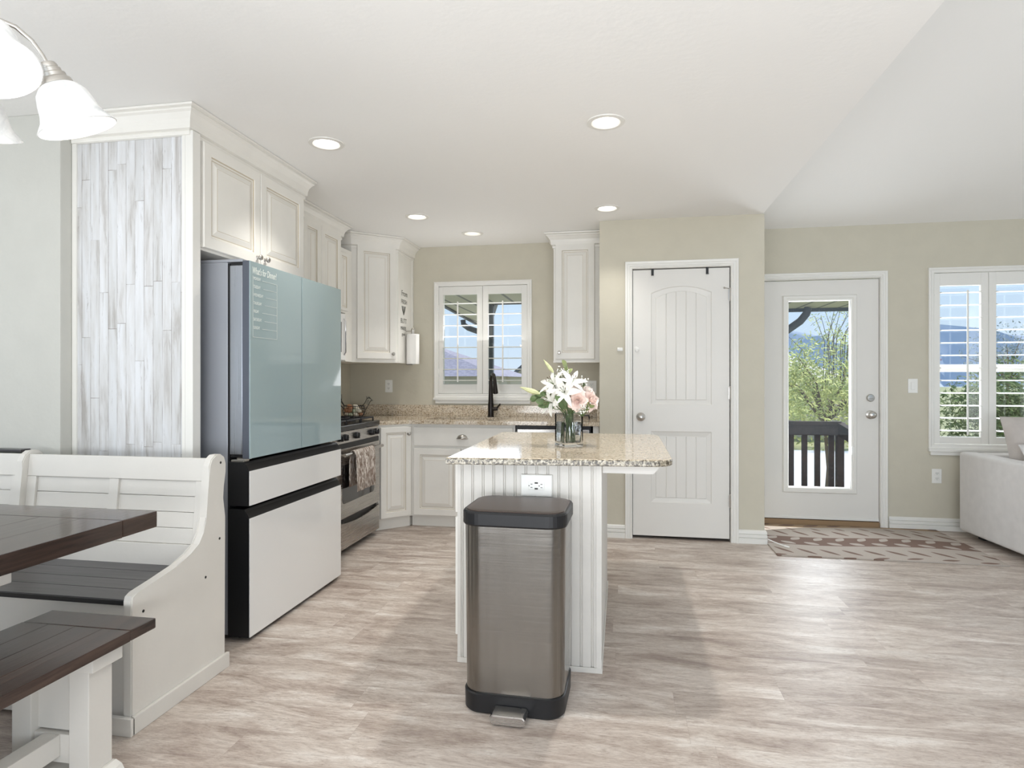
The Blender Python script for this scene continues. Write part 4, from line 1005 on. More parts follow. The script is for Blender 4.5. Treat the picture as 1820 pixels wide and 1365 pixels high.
for q in (.01, .02, .03): b.tube([(.10 + q, -.002, .13 - q * .5), (.12 + q * .6, 0, .160)], .0013, 5)
b.build('hen_head', M['iron'], cb_)
b = MB()
for q in range(3): b.tube([(-.085, 0, hh - .005), (-.115, 0, .13 + .01 * q), (-.135 + .01 * q, 0, .165 + .02 * q), (-.15, 0, .15 + .02 * q), (-.135, 0, .11 + .005 * q), (-.09, 0, .08)], .0022, 6)
b.build('hen_tail', M['iron'], cb_)
em = MB(); em.lathe([(0, -.026), (.010, -.0245), (.0165, -.018), (.0205, -.008), (.021, 0), (.0195, .009), (.0155, .018), (.0095, .0255), (.004, .0285), (0, .029)], (0, 0, 0), 16)
egg0 = em.build('egg', M['egg_white'])
spots = [(-.048, -.018, .030, 0), (-.012, -.034, .028, 1), (.030, -.025, .029, 0), (.056, .006, .034, 2), (.0, .018, .028, 1), (-.040, .024, .030, 0),
         (-.062, -.006, .066, 2), (-.026, -.026, .064, 2), (.014, -.020, .062, 1), (.050, -.018, .066, 0), (.022, .022, .064, 2), (-.022, .016, .066, 0), (.018, -.006, .098, 0), (-.036, -.006, .098, 2)]
en = {0: 'speckled white', 1: 'pale green', 2: 'brown'}; mats_ = {0: M['egg_white'], 1: M['egg_green'], 2: M['egg_brown']}
random.seed(5)
posn = ['front left at the bottom', 'front middle at the bottom', 'front right at the bottom', 'far right at the bottom', 'rear middle at the bottom', 'rear left at the bottom', 'far left in the middle layer', 'left of centre in the middle layer', 'at the centre of the middle layer', 'right in the middle layer', 'rear right in the middle layer', 'rear left in the middle layer', 'topmost on the right', 'topmost on the left']
meshes = {}
for k_, mm in mats_.items():
    me = egg0.data.copy(); me.materials.clear(); me.materials.append(mm); meshes[k_] = me
for i, (x, y, z, k_) in enumerate(spots):
    o = egg0 if i == 0 else egg0.copy()
    if i: COL.objects.link(o)
    o.data = meshes[k_]; o.location = (-2.30 + x, 5.05 + y, CT + z); o.rotation_euler = (R(random.uniform(50, 120)), R(random.uniform(-30, 30)), R(random.uniform(0, 360)))
    tag(o, '%s egg in the wire hen basket, %s' % (en[k_], posn[i]), 'egg', 'eggs in the wire basket')

# ------------------------------------------------------------------ island
isl = empty('kitchen_island', (0, 0, 0), 0, 'white beadboard kitchen island cabinet beneath the granite slab', 'kitchen island')
IX0, IX1, IY0, IY1 = -.70, -.085, 2.585, 3.72; IT = .868
b = MB(); b.box(IX0, IX1 - .012, IY0 + .02, IY1, .09, IT); b.box(IX0 + .04, IX1 - .012, IY0 + .02, IY1 - .02, 0, .09); b.build('cabinet_body', M['white_wood'], isl)
def bead(x0, x1, pitch, y, out=-1):
    pts = [(x0, y)]
    x = x0 + pitch * .55
    while x < x1 - .012:
        for dx in (-.008, 0.0):
            c_ = x + dx; pts += [(c_ - .0024, y), (c_ - .0014, y + .006), (c_ + .0014, y + .006), (c_ + .0024, y)]
        x += pitch
    pts += [(x1, y), (x1, y + .02), (x0, y + .02)]
    return pts
b = MB(); b.prism(bead(IX0, IX1, .0465, IY0), .022, IT, axis='z'); b.build('beadboard_front', M['white_wood'], isl)
b = MB(); b.prism([(IX1 - (yy_ - (IY0 + .02)) * 0 + (.0 if False else 0) - d_, yy_) for yy_, d_ in [(p[0], p[1]) for p in bead(IY0 + .002, IY1, .0465, 0)]], .022, IT, axis='z'); b.build('beadboard_side', M['white_wood'], isl)
b = MB(); b.box(IX0, IX1 + .001, IY0 - .006, IY0, .0, .022, .002); b.box(IX1, IX1 + .006, IY0 - .006, IY1, 0, .022, .002); b.box(IX1 - .02, IX1 + .003, IY0 - .004, IY0 + .0, .022, IT, .001); b.build('base_trim', M['white_wood'], isl)
# cabinet doors on the left side (face -X), seen edge on
for k in range(3):
    a, c = IY0 + .03 + k * .365, IY0 + .03 + k * .365 + .355
    b = MB(); b.box(-.358 + .358, .355, -.018, 0, .105, .62, .003); dd = b.build('door', M['cream'], isl, loc=(IX0, c, 0), rotz=-PI / 2)
    round_knob(dd, .04, -.018, .57)
    b = MB(); b.box(0, .355, -.018, 0, .64, .85, .003); dd = b.build('drawer_front', M['cream'], isl, loc=(IX0, c, 0), rotz=-PI / 2); round_knob(dd, .178, -.018, .745)
# overhang support board
for a, c in ((IY0 + .005, IY0 + .10), (IY1 - .12, IY1 - .03)):
    b = MB(); b.prism([(IX1 + .007, IT - .001), (.150, IT - .001), (.150, IT - .012), (.128, IT - .036), (IX1 + .007, IT - .036)], a, c, axis='y', bev=.002); b.build('overhang_support', M['white_wood'], isl)
# island granite
it = empty('island_countertop', (0, 0, IT), 0, 'glossy granite slab on the island holding the vase of flowers', 'countertop')
out = [(-.722, 2.478), (.12, 2.545)]
for k in range(6): a = R(-85 + 85 * k / 5); out.append((.12 + .088 * math.cos(a), 2.633 + .088 * math.sin(a)))
out += [(.215, 3.68), (.17, 3.745), (.1, 3.76), (-.735, 3.77)]
b = MB(); b.mi = 0
rgs = []
cx_, cy_ = -.26, 3.1
def inset(poly, d):
    c2 = []
    n = len(poly)
    for i in range(n):
        p0, p1, p2 = Vector(poly[i - 1]), Vector(poly[i]), Vector(poly[(i + 1) % n])
        n0 = Vector((-(p1 - p0).y, (p1 - p0).x)).normalized(); n1 = Vector((-(p2 - p1).y, (p2 - p1).x)).normalized()
        mm = (n0 + n1).normalized(); c2.append(tuple(p1 + mm * d / max(.3, mm.dot(n0))))
    return c2
levels = [(.004, 0), (.0, .003), (.0, .022), (.002, .026), (.006, .028)]
V = [[b.bm.verts.new((x, y, z)) for x, y in inset(out, d)] for d, z in levels]
n = len(out)
for i, (A, B) in enumerate(zip(V, V[1:])):
    b.mi = 1 if i < 3 else 0
    for k in range(n): b._f([A[k], A[(k + 1) % n], B[(k + 1) % n], B[k]])
b.mi = 0; b._f(V[-1]); b._f(V[0][::-1])
b.build('granite_slab', [M['granite'], M['granite_edge']], it)
# outlet on island front
ou = empty('island_outlet', (-.353, IY0, .775), R(0), 'large white outlet with charging ports on the island beadboard above the trash can', 'outlet')
b = MB(); b.box(-.067, .067, -.014, 0, -.046, .046, .003, 2); b.build('surface_box', M['plastic_white'], ou)
pl_ = plate('x', None, None, 0, 0, 0, kind='usb', w_=.09, h_=.13, horizontal=True)
for ch in list(pl_.children):
    ch.parent = ou; ch.location = (0, -.014, 0)
bpy.data.objects.remove(pl_)

# ------------------------------------------------------------------ vase + flowers
VX, VY, VZ = -.255, 3.02, IT + .028
vs_ = MB(); a_ = R(33); s_ = .05; t_ = .005
def sq(h, s, n=4): return [(s * sx, s * sy, h) for sx, sy in ((-1, -1), (1, -1), (1, 1), (-1, 1))]
t_ = .008
vs_.rings([sq(0, s_ - .002), sq(.003, s_), sq(.158, s_), sq(.16, s_ - .002), sq(.16, s_ - t_ + .001), sq(.022, s_ - t_), sq(.019, s_ - t_ - .004)], True, True)
vase_ = tag(vs_.build('glass_vase', M['vase'], loc=(VX, VY, VZ), rotz=a_), 'clear square glass vase holding flowers on the island', 'vase')
wt = MB(); wt.rings([sq(.0235, s_ - t_ - .0004), sq(.118, s_ - t_ - .0004)], True, True); wt.build('water', M['water'], vase_)
random.seed(11)
def petal(b, base, dirv, length, width, curl=.4, n=6, up=Vector((0, 0, 1)), cup=.25):
    d = Vector(dirv).normalized(); side = d.cross(up)
    if side.length < .1: side = d.cross(Vector((0, 1, 0)))
    side.normalize(); nrm = side.cross(d).normalized(); rows = []
    for i in range(n + 1):
        t = i / n; w_ = width * math.sin(PI * min(1, (t * .88 + .1))) ** .8 * (1 if t < .97 else .25)
        c_ = Vector(base) + d * (length * t) - nrm * (curl * length * t * t)
        rows.append([b.bm.verts.new(c_ - side * w_ / 2 + nrm * cup * w_ * .5), b.bm.verts.new(c_), b.bm.verts.new(c_ + side * w_ / 2 + nrm * cup * w_ * .5)])
    for A, B in zip(rows, rows[1:]):
        for k in range(2): b._f([A[k], A[k + 1], B[k + 1], B[k]], True)
def stem_pts(top, k):
    """from the vase floor up to the flower head"""
    a = k * 2.4; bx, by = .027 * math.cos(a), .027 * math.sin(a); T = Vector(top); M_ = Vector((VX + T.x * .0 + (T.x - VX) * .18, VY + (T.y - VY) * .18, VZ + .16))
    return [(VX - bx, VY - by, VZ + .018), tuple(M_), tuple(M_.lerp(T, .55) + Vector((0, 0, .01))), top]
def lily(top, face, label, k, size=.075):
    r = empty('white_lily', top, 0, label, 'flower', 'lilies in the vase'); F = Vector(face).normalized()
    u = F.cross(Vector((0, 0, 1))); u = u.normalized() if u.length > .1 else Vector((1, 0, 0)); v = F.cross(u).normalized()
    b = MB()
    for q in range(6):
        a = q * PI / 3 + k; d = (F * .75 + (u * math.cos(a) + v * math.sin(a)) * .9).normalized()
        petal(b, (0, 0, 0), d, size, size * (.42 if q % 2 else .32), .45, 7, F, .2)
    b.build('petals', M['lily'], r, recalc=False)
    b = MB()
    for q in range(6):
        a = q * PI / 3 + k + .4; d = (F + (u * math.cos(a) + v * math.sin(a)) * .28).normalized()
        e_ = d * size * .62; b.mi = 1; b.tube([(0, 0, 0), tuple(e_)], .0008, 5)
        b.mi = 0; pr = u * math.cos(a + 1.5) + v * math.sin(a + 1.5); b.tube([tuple(e_ - (d + pr * .3) * .0045), tuple(e_ + (d + pr * .3) * .0045)], .0016, 6)
    b.build('stamens', [M['anther'], M['stem']], r)
    b = MB(); b.tube([tuple(Vector(p) - Vector(top)) for p in stem_pts(top, k)], .0025, 7); b.build('stem', M['stem'], r)
    return r
def P_(u, v, dy=0.0):
    """photo pixel -> point at about the vase's distance (layout measured once, then real coordinates)"""
    a = (u - 910) / 1095; c_ = math.cos(YAW); s__ = math.sin(YAW); Yd = VY + dy
    d = (a * c_ - s__, a * s__ + c_, (675 - v) / 1095); t = Yd / d[1]; return (d[0] * t, Yd, 1.22 + d[2] * t)
lily(P_(1004, 698, -.06), (-.15, -1, .35), 'open white lily at the front centre of the bouquet', 0, .085)
lily(P_(985, 684, -.01), (-.55, -.6, .6), 'open white lily at the upper left of the bouquet', 1, .08)
lily(P_(1015, 682, .0), (.3, -.6, .7), 'open white lily at the upper middle of the bouquet', 2, .08)
lily(P_(982, 716, -.06), (-.7, -.7, .1), 'white lily drooping at the lower left of the bouquet', 3, .07)
def lbud(p0, p1, label, k, r_=.012):
    r = empty('lily_bud', p0, 0, label, 'flower bud', 'lily buds in the vase'); A = Vector(p0); B = Vector(p1); b = MB()
    n_ = 8; pts = [tuple((B - A) * (i / n_)) for i in range(n_ + 1)]; rr = [.003, .008, .0115, .0125, .0118, .0098, .0072, .004, .001]
    b.tube(pts, [q * r_ / .012 for q in rr], 6); b.build('bud', M['bud'], r)
    b = MB(); b.tube([tuple(Vector(p) - A) for p in stem_pts(p0, k)], .0025, 7); b.build('stem', M['stem'], r)
lbud(P_(960, 700, -.02), P_(924, 688, -.03), 'long pale lily bud pointing left from the bouquet', 4)
lbud(P_(984, 663, .02), P_(966, 639, .02), 'pale green lily bud pointing up from the bouquet', 5, .009)
def rose(top, label, k, mat, size=.03, face=(0, -1, .5)):
    r = empty('rose', top, 0, label, 'flower', 'roses in the vase'); F = Vector(face).normalized(); q = F.to_track_quat('Z', 'Y').to_matrix().to_4x4()
    b = MB()
    for lay, (rad, n_, tilt, L) in enumerate(((.006, 3, .15, .9), (.011, 4, .35, .95), (.017, 5, .6, 1.0), (.022, 6, .95, 1.05), (.024, 7, 1.35, 1.0))):
        for j in range(n_):
            a = 2 * PI * j / n_ + lay * .7; out_ = Vector((math.cos(a), math.sin(a), 0)); d = (out_ * math.sin(tilt) + Vector((0, 0, 1)) * math.cos(tilt))
            petal(b, q @ (out_ * rad * .5 * size / .03 + Vector((0, 0, -.012 * lay * .3))), (q @ d.to_4d()).to_3d(), size * L * 1.1, size * (.8 + .12 * lay), -.12 + .12 * lay, 6, (q @ (-out_).to_4d()).to_3d(), .4)
    b.sphere((0, 0, 0), size * .28, 10, 8); b.build('petals', mat, r, recalc=False)
    b = MB(); b.tube([tuple(Vector(p) - Vector(top)) for p in stem_pts(top, k)], .0028, 7); b.build('stem', M['stem'], r)
rose(P_(1027, 712, -.05), 'blush rose lowest on the right side of the bouquet', 6, M['rose'], .036, (.1, -1, .1))
rose(P_(1050, 712, -.01), 'blush rose farthest right in the bouquet', 7, M['rose'], .036, (.8, -.7, .3))
rose(P_(1022, 699, -.02), 'ivory rose beside the central lilies', 8, M['rose_white'], .036, (.1, -.7, .8))
rose(P_(1042, 698, .03), 'pale rose at the upper right of the bouquet', 9, M['rose_white'], .034, (.5, -.5, .9))
def leafy(p0, p1, label, k, n=5, L=.05, mat=None):
    r = empty('leafy_sprig', (0, 0, 0), 0, label, 'foliage', 'green sprigs in the vase'); A, B = Vector(p0), Vector(p1); b = MB()
    for j in range(n):
        t = .2 + .8 * j / max(1, n - 1); c_ = A.lerp(B, t); d = (B - A).normalized() + Vector((random.uniform(-.9, .9), random.uniform(-.6, .3), random.uniform(-.5, .6)))
        petal(b, tuple(c_), d, L * random.uniform(.8, 1.1), L * .62, .2, 6, Vector((random.uniform(-.3, .3), -1, .4)), .1)
    b.build('leaves', mat or M['leaf'], r, recalc=False)
    b = MB(); sp_ = stem_pts(p0, k); b.tube(sp_ + [tuple(B)], .0018, 6); b.build('stem', M['stem'], r)
leafy(P_(988, 728, -.05), P_(966, 716, -.06), 'dark green leaves at the lower left over the vase rim', 10)
leafy(P_(1008, 728, -.06), P_(1000, 715, -.08), 'broad green leaves at the front over the vase rim', 11, 6)
leafy(P_(975, 698, .0), P_(955, 704, -.0), 'green leaves behind the left-pointing lily bud', 12)
leafy(P_(1008, 668, .05), P_(1006, 648, .05), 'small green leaves standing up at the top of the bouquet', 13, 4, .035, M['leaf_light'])
leafy(P_(1030, 728, -.03), P_(1046, 722, -.03), 'olive leaves under the roses on the right', 14, 6, .035, M['leaf_light'])
def breath(c, rad, n, label, k):
    r = empty('babys_breath', (0, 0, 0), 0, label, 'flower spray', "baby's breath sprays in the vase"); b = MB(); s2 = MB(); C_ = Vector(c)
    base = C_ - Vector((0, 0, rad * 1.2))
    for j in range(n):
        p = C_ + Vector((random.gauss(0, rad * .5), random.gauss(0, rad * .4), random.gauss(0, rad * .5)))
        b.sphere(tuple(p), random.uniform(.0025, .0042), 6, 4); s2.tube([tuple(base), tuple(p)], .0005, 4)
    s2.tube(stem_pts(tuple(base), k), .0015, 6)
    f = b.build('blossoms', M['breath'], r); f['kind'] = 'stuff'; s2.build('stems', M['stem'], r)
breath(P_(1000, 667, .03), .04, 60, "sprays of tiny white blossoms at the top of the bouquet", 15)
breath(P_(976, 694, -.02), .028, 36, "sprays of tiny white blossoms left of the lilies", 16)
breath(P_(1036, 727, -.05), .03, 46, "sprays of tiny white blossoms under the roses at the rim", 17)
breath(P_(1037, 678, .02), .022, 24, "sprays of white blossoms above the roses on the right", 18)

# ------------------------------------------------------------------ trash can
tcn = empty('trash_can', (-.393, 2.195, 0), R(-1.5), 'rectangular stainless pedal trash can with black lid and base in front of the island', 'trash can')
def rr_ring(hw, y0, y1, r, z, n=8): return [(x, y, z) for x, y in rrect(-hw, hw, y0, y1, r, n)]
b = MB(); b.rings([rr_ring(.184, .006, .305, .065, .055), rr_ring(.190, .002, .31, .07, .69)], smooth=True); b.build('body', M['steel_can'], tcn)
b = MB(); b.rings([rr_ring(.18, .004, .306, .06, .0), rr_ring(.188, -.004, .312, .068, .008), rr_ring(.189, -.005, .313, .068, .070), rr_ring(.185, .0, .31, .066, .073)], smooth=True); b.build('base', M['black'], tcn)
b = MB(); b.rings([rr_ring(.194, -.004, .318, .072, .684), rr_ring(.197, -.007, .321, .074, .690), rr_ring(.197, -.007, .321, .074, .730), rr_ring(.192, -.002, .316, .07, .737), rr_ring(.186, .004, .31, .066, .737)], smooth=False); b.build('lid_rim', M['black'], tcn)
b = MB(); b.rings([rr_ring(.186, .004, .31, .066, .7375), rr_ring(.184, .006, .308, .065, .7405), rr_ring(.165, .025, .29, .05, .742)], smooth=False); b.build('lid_top', M['lid'], tcn)
b = MB(); b.prism([(-.055, .040), (.055, .040), (.064, .03), (.062, .014), (.052, .006), (-.052, .006), (-.062, .014), (-.064, .03)], -.075, -.004, axis='y', bev=.004); b.build('pedal', M['steel'], tcn)
b = MB(); b.prism([(-.043, .0405), (.043, .0405), (.043, .041), (-.043, .041)], -.068, -.02, axis='y'); b.build('pedal_pad', M['nickel'], tcn)

# ------------------------------------------------------------------ dining table
tb_ = empty('dining_table', (0, 0, 0), 0, 'dark espresso plank-top dining table with white trestle base at the left', 'table')
TX0, TX1, TY0, TY1, TZ = -2.50, -1.572, .10, 1.872, .770
b = MB(); n_ = 6
b.mi = 0; wv = (TX1 - TX0 - .0) / n_
b.box(TX0, TX1, TY1 - .15, TY1, TZ - .056, TZ, .005)
b.box(TX0, TX1, TY0, TY0 + .15, TZ - .056, TZ, .005)
for k in range(n_): b.box(TX0 + wv * k, TX0 + wv * (k + 1), TY0 + .1505, TY1 - .1505, TZ - .056, TZ, .0022)
b.build('tabletop', M['table_top'], tb_)
for yy_ in (.55, 1.42):
    b = MB(); b.box(-2.38, -1.70, yy_ - .05, yy_ + .05, TZ - .125, TZ - .057, .005); b.build('top_rail', M['white_wood'], tb_)
    for xx_ in (-2.25, -1.86):
        b = MB(); b.box(xx_ - .055, xx_ + .055, yy_ - .05, yy_ + .05, .08, TZ - .125, .004); b.build('leg', M['white_wood'], tb_)
    b = MB(); b.box(-2.42, -1.68, yy_ - .055, yy_ + .055, .0, .08, .012, 3); b.build('foot', M['white_wood'], tb_)
b = MB(); b.box(-2.09, -2.02, .60, 1.37, .22, .31, .004); b.build('stretcher', M['white_wood'], tb_)

# small bench
sb = empty('dining_bench', (0, 0, 0), 0, 'small bench with dark plank top and white trestle legs beside the table', 'bench')
BX0, BX1, BY0, BY1, BZ = -1.872, -1.480, .45, 1.757, .452
b = MB(); b.box(BX0, BX1, BY1 - .105, BY1, BZ - .033, BZ, .005); b.box(BX0, BX1, BY0, BY0 + .105, BZ - .033, BZ, .005); n_ = 4; wv = (BX1 - BX0) / n_
for k in range(n_): b.box(BX0 + wv * k, BX0 + wv * (k + 1), BY0 + .1055, BY1 - .1055, BZ - .033, BZ, .0022)
b.build('bench_top', M['bench_top'], sb)
b = MB(); b.box(BX0 + .03, BX1 - .03, BY0 + .05, BY1 - .04, BZ - .047, BZ - .0335, .001); b.build('under_frame', M['white_wood'], sb)
for yy_ in (.72, 1.60):
    b = MB(); b.box(BX0 + .035, BX1 - .03, yy_ - .055, yy_ + .055, BZ - .085, BZ - .0475, .003); b.build('top_rail', M['white_wood'], sb)
    for xx_ in (-1.772, -1.572):
        b = MB(); b.box(xx_ - .034, xx_ + .034, yy_ - .04, yy_ + .045, .055, BZ - .085, .003); b.build('leg', M['white_wood'], sb)
    b = MB(); b.box(-1.738, -1.606, yy_ - .015, yy_ + .022, .17, BZ - .085); b.build('centre_panel', M['white_wood'], sb)
    b = MB(); b.box(-1.738, -1.606, yy_ - .03, yy_ + .03, .08, .165, .003); b.build('lower_rail', M['white_wood'], sb)
    b = MB(); b.prism([(-1.86, 0), (-1.50, 0), (-1.495, .02), (-1.51, .045), (-1.53, .055), (-1.83, .055), (-1.85, .045), (-1.865, .02)], yy_ - .05, yy_ + .055, axis='y', bev=.004); b.build('foot', M['white_wood'], sb)
b = MB(); b.box(-1.70, -1.645, .75, 1.57, .10, .165, .003); b.build('stretcher', M['white_wood'], sb)

# ------------------------------------------------------------------ bench settle against the wall
st_ = empty('storage_bench', (0, 0, 0), 0, 'white high-backed bench with curved end panel and dark seat, just left of the fridge', 'bench')
prof = [(2.365, .0), (2.365, .64), (2.352, .72), (2.352, .77), (2.368, .83), (2.372, .865), (2.362, .893), (2.338, .908), (2.305, .908), (2.28, .893), (2.266, .865), (2.262, .82), (2.254, .74), (2.246, .66), (2.232, .60), (2.205, .563), (2.155, .535), (2.08, .513), (1.98, .494), (1.885, .479), (1.863, .472), (1.857, .455), (1.857, .0)]
def end_panel(x0, x1, name, par):
    b = MB(); b.prism(prof, x0, x1, axis='x', bev=.004); return b.build(name, M['white_wood'], par)
end_panel(-1.695, -1.660, 'end_panel', st_)
b = MB(); b.box(-1.660, -1.645, 1.845, 2.375, 0, .062, .004); b.box(-1.76, -1.645, 1.838, 1.857, 0, .062, .004); b.build('plinth', M['white_wood'], st_)
b = MB(); m90x = Matrix.Rotation(R(90), 4, 'Y')
for yy_, zz_ in ((2.335, .872), (2.328, .555), (2.24, .42), (1.91, .405)): b.lathe([(0, 0), (.0055, 0), (.0055, .0008), (0, .0008)], (-1.6600, yy_, zz_), 10, m90x)
b.build('bolt_holes', M['nail'], st_)
BL = -2.60
tilt = Matrix.Rotation(R(-6), 4, 'X')
def back_panel(x0, x1, parent, npan):
    """leaning back: rails, stiles and shiplap boards (local plane through y=2.30 at z=.45)"""
    o = Matrix.Translation((0, 2.262, .44)) @ tilt
    b = MB(); b.box(x0, x1, .012, .022, 0, .44, 0, 2, o)
    b.box(x0, x1, -.014, .022, .36, .455, .004, 2, o); b.box(x0, x1, -.010, .022, -.02, .10, .003, 2, o)
    b.build('backrest', M['white_wood'], parent)
    wst = .045; tot = (x1 - x0)
    xs = [x0 + (tot - wst) * k / npan for k in range(npan + 1)]
    for x in xs: b = MB(); b.box(x, x + wst, -.012, .014, .10, .36, .002, 2, o); b.build('back_stile', M['white_wood'], parent)
    b = MB()
    for k in range(npan):
        for q in range(4): b.box(xs[k] + wst, xs[k + 1], -.002 + .0, .013, .101 + q * .065, .101 + (q + 1) * .065 - .0016, .0012, 1, o)
    b.build('back_boards', M['white_wood'], parent)
back_panel(BL + .035, -1.695, st_, 2)
b = MB()
for q in range(4): b.box(BL + .036, -1.697, 1.872 + q * .1, 1.872 + (q + 1) * .1 - .002, .437, .455, .0015)
b.build('seat_boards', M['seat_top'], st_)
b = MB(); b.box(BL + .036, -1.70, 1.866, 1.8715, .437, .453); b.build('seat_edge', M['black'], st_)
b = MB(); b.box(BL + .036, -1.70, 1.885, 1.905, .02, .436); b.build('seat_apron', M['white_wood'], st_)
end_panel(BL, BL + .035, 'divider_panel', st_)
# corner nook bench continuing left
st2 = empty('corner_bench', (0, 0, 0), 0, 'white corner bench section left of the curved divider, along the wall', 'bench')
back_panel(-3.35, BL - .003, st2, 2)
b = MB(); b.box(-3.35, BL - .003, 1.872, 2.25, .437, .455, .002); b.build('seat_boards', M['seat_top'], st2)
b = MB(); b.box(-3.35, BL - .003, 1.89, 1.91, 0, .436); b.build('seat_apron', M['white_wood'], st2)
b = MB(); b.box(-3.4, BL - .11, 2.385, 2.432, .888, .90, .002); b.build('back_shelf', M['seat_top'], st2)

# ------------------------------------------------------------------ chandelier
CH = (-1.412, 1.058)
ch = empty('chandelier', (CH[0], CH[1], 0), 0, 'brushed nickel chandelier with lit white alabaster glass bell shades', 'chandelier')
b = MB(); b.lathe([(0, 2.454), (.06, 2.454), (.06, 2.44), (.02, 2.42), (.008, 2.41)], (0, 0, 0), 24); b.tube([(0, 0, 2.42), (0, 0, 2.05)], .007, 10)
b.lathe([(0, 2.10), (.012, 2.10), (.02, 2.06), (.035, 2.03), (.03, 1.98), (.022, 1.93), (.022, 1.90), (.012, 1.87), (0, 1.86)], (0, 0, 0), 20); b.build('hub', M['nickel'], ch)
def chand_arm(az, tiltdeg=24):
    c_, s__ = math.cos(az), math.sin(az)
    prof_ = [(.012, 1.93), (.03, 1.965), (.06, 1.994), (.095, 2.006), (.13, 2.0), (.158, 1.980), (.176, 1.955), (.187, 1.935)]
    ar = MB(); pts = [(c_ * r_, s__ * r_, z_ + .008) for r_, z_ in prof_]
    ar.tube(pts, .0052, 10); A = ar.build('arm', M['nickel'], ch)
    e_ = Vector(pts[-1]); dirv = Vector((c_ * math.sin(R(tiltdeg)), s__ * math.sin(R(tiltdeg)), -math.cos(R(tiltdeg))))
    q = dirv.to_track_quat('Z', 'Y').to_matrix().to_4x4()
    b = MB(); b.lathe([(0, -.004), (.016, -.004), (.019, .002), (.0185, .008), (.022, .010), (.022, .018), (.027, .021), (.027, .029), (.033, .034), (.035, .044), (.028, .046), (0, .046)], tuple(e_), 24, q); b.build('socket_cup', M['nickel'], A)
    b = MB(); b.lathe([(.028, .040), (.042, .050), (.053, .064), (.059, .085), (.063, .105), (.070, .122), (.082, .138), (.0845, .141), (.082, .143), (.067, .124), (.060, .106), (.056, .086), (.050, .067), (.040, .054), (.028, .045)], tuple(e_), 36, q, closed=True)
    b.build('glass_shade', M['shade'], A)
    b = MB(); b.sphere(tuple(e_ + dirv * .105), .031, 18, 12, (1, 1, 1.1), q); b.lathe([(.012, .046), (.018, .07), (.026, .09)], tuple(e_), 14, q); b.build('bulb', M['bulb'], A)
    lo = e_ + dirv * .165
    lamp('chandelier_bulb_light', 'POINT', (CH[0] + lo.x, CH[1] + lo.y, lo.z), .7, (1, .95, .88), shadow_soft_size=.03)
for az in (52.5, 124.5, 196.5, 268.5, -19.5): chand_arm(R(az))

# ------------------------------------------------------------------ rug
b = MB(); b.box(0, 1.435, 0, .975, 0, .009, .002); tag(b.build('area_rug', M['rug'], loc=(1.063, 4.525, 0)), 'taupe runner rug with leaf pattern in front of the glass door', 'rug')

# ------------------------------------------------------------------ sofa
so = empty('sofa', (2.60, 5.37, 0), R(3), 'light grey upholstered sofa, its plain arm side toward the glass door, under the right window', 'sofa')
def soft(b, x0, x1, y0, y1, z0, z1, bev=.03, seg=4): b.box(x0, x1, y0, y1, z0, z1, bev, seg)
b = MB(); soft(b, 0, .13, -.95, 0, .045, .658, .028); b.build('arm', M['sofa'], so)
b = MB(); soft(b, .132, 2.1, -.20, 0, .05, .655, .03); b.build('back_frame', M['sofa'], so)
b = MB(); soft(b, .132, 2.1, -.95, -.202, .05, .29, .02); b.build('base', M['sofa'], so)
b = MB(); soft(b, .134, 1.1, -.97, -.205, .292, .45, .04); b.build('seat_cushion', M['sofa'], so)
b = MB(); soft(b, 1.103, 2.1, -.97, -.205, .292, .45, .04); b.build('seat_cushion', M['sofa'], so)
for x_, y_ in ((.12, -.12), (.12, -.85), (2.0, -.12), (2.0, -.85)):
    b = MB(); b.box(x_ - .03, x_ + .03, y_ - .03, y_ + .03, 0, .045, .004); b.build('foot', M['feet'], so)
def cushion(name, label, w_, h_, t_, loc, rot, mat):
    b = MB(); n = 14; top = []; bot = []
    for i in range(n + 1):
        ra, rb = [], []
        for j in range(n + 1):
            u, v = -1 + 2 * i / n, -1 + 2 * j / n; e_ = (1 - abs(u) ** 3.2) * (1 - abs(v) ** 3.2); z = t_ / 2 * max(0, e_) ** .5
            ed = 1 - .06 * (1 - abs(u)) * abs(v) - .0; x = u * w_ / 2 * (1 - .05 * (1 - v * v)); y = v * h_ / 2 * (1 - .05 * (1 - u * u))
            ra.append(b.bm.verts.new((x, y, z + .004))); rb.append(b.bm.verts.new((x, y, -z - .004)))
        top.append(ra); bot.append(rb)
    for i in range(n):
        for j in range(n):
            b._f([top[i][j], top[i + 1][j], top[i + 1][j + 1], top[i][j + 1]], True); b._f([bot[i][j], bot[i][j + 1], bot[i + 1][j + 1], bot[i + 1][j]], True)
    per = [(i, 0) for i in range(n)] + [(n, j) for j in range(n)] + [(i, n) for i in range(n, 0, -1)] + [(0, j) for j in range(n, 0, -1)]
    for (a, c), (a2_, c2_) in zip(per, per[1:] + per[:1]): b._f([top[a][c], top[a2_][c2_], bot[a2_][c2_], bot[a][c]], True)
    o = b.build(name, mat); o.location = loc; o.rotation_euler = rot
    return tag(o, label, 'cushion')

# outdoors, then cushions placed by measured world points
cushion('back_cushion', 'large warm grey sofa cushion leaning on the sofa back behind the arm', .64, .52, .18, (3.06, 5.02, .712), (R(78), R(-3), R(0)), M['pillow'])
cushion('throw_pillow', 'small pale grey pillow at the right frame edge in front of the large cushion', .44, .34, .14, (2.985, 4.83, .64), (R(66), R(-8), R(4)), M['sofa'])

# ------------------------------------------------------------------ outdoors
b = MB(); b.box(-60, 80, YB + .2, 300, -.75, -.62); tag(b.build('lawn', M['grass']), 'grassy yard outside beyond the windows and deck', 'lawn', kind='stuff')
b = MB(); b.box(-40, 60, 10.9, 17.0, -.62, -.60); tag(b.build('street', M['concrete']), 'pale concrete street seen through the deck railing', 'street')
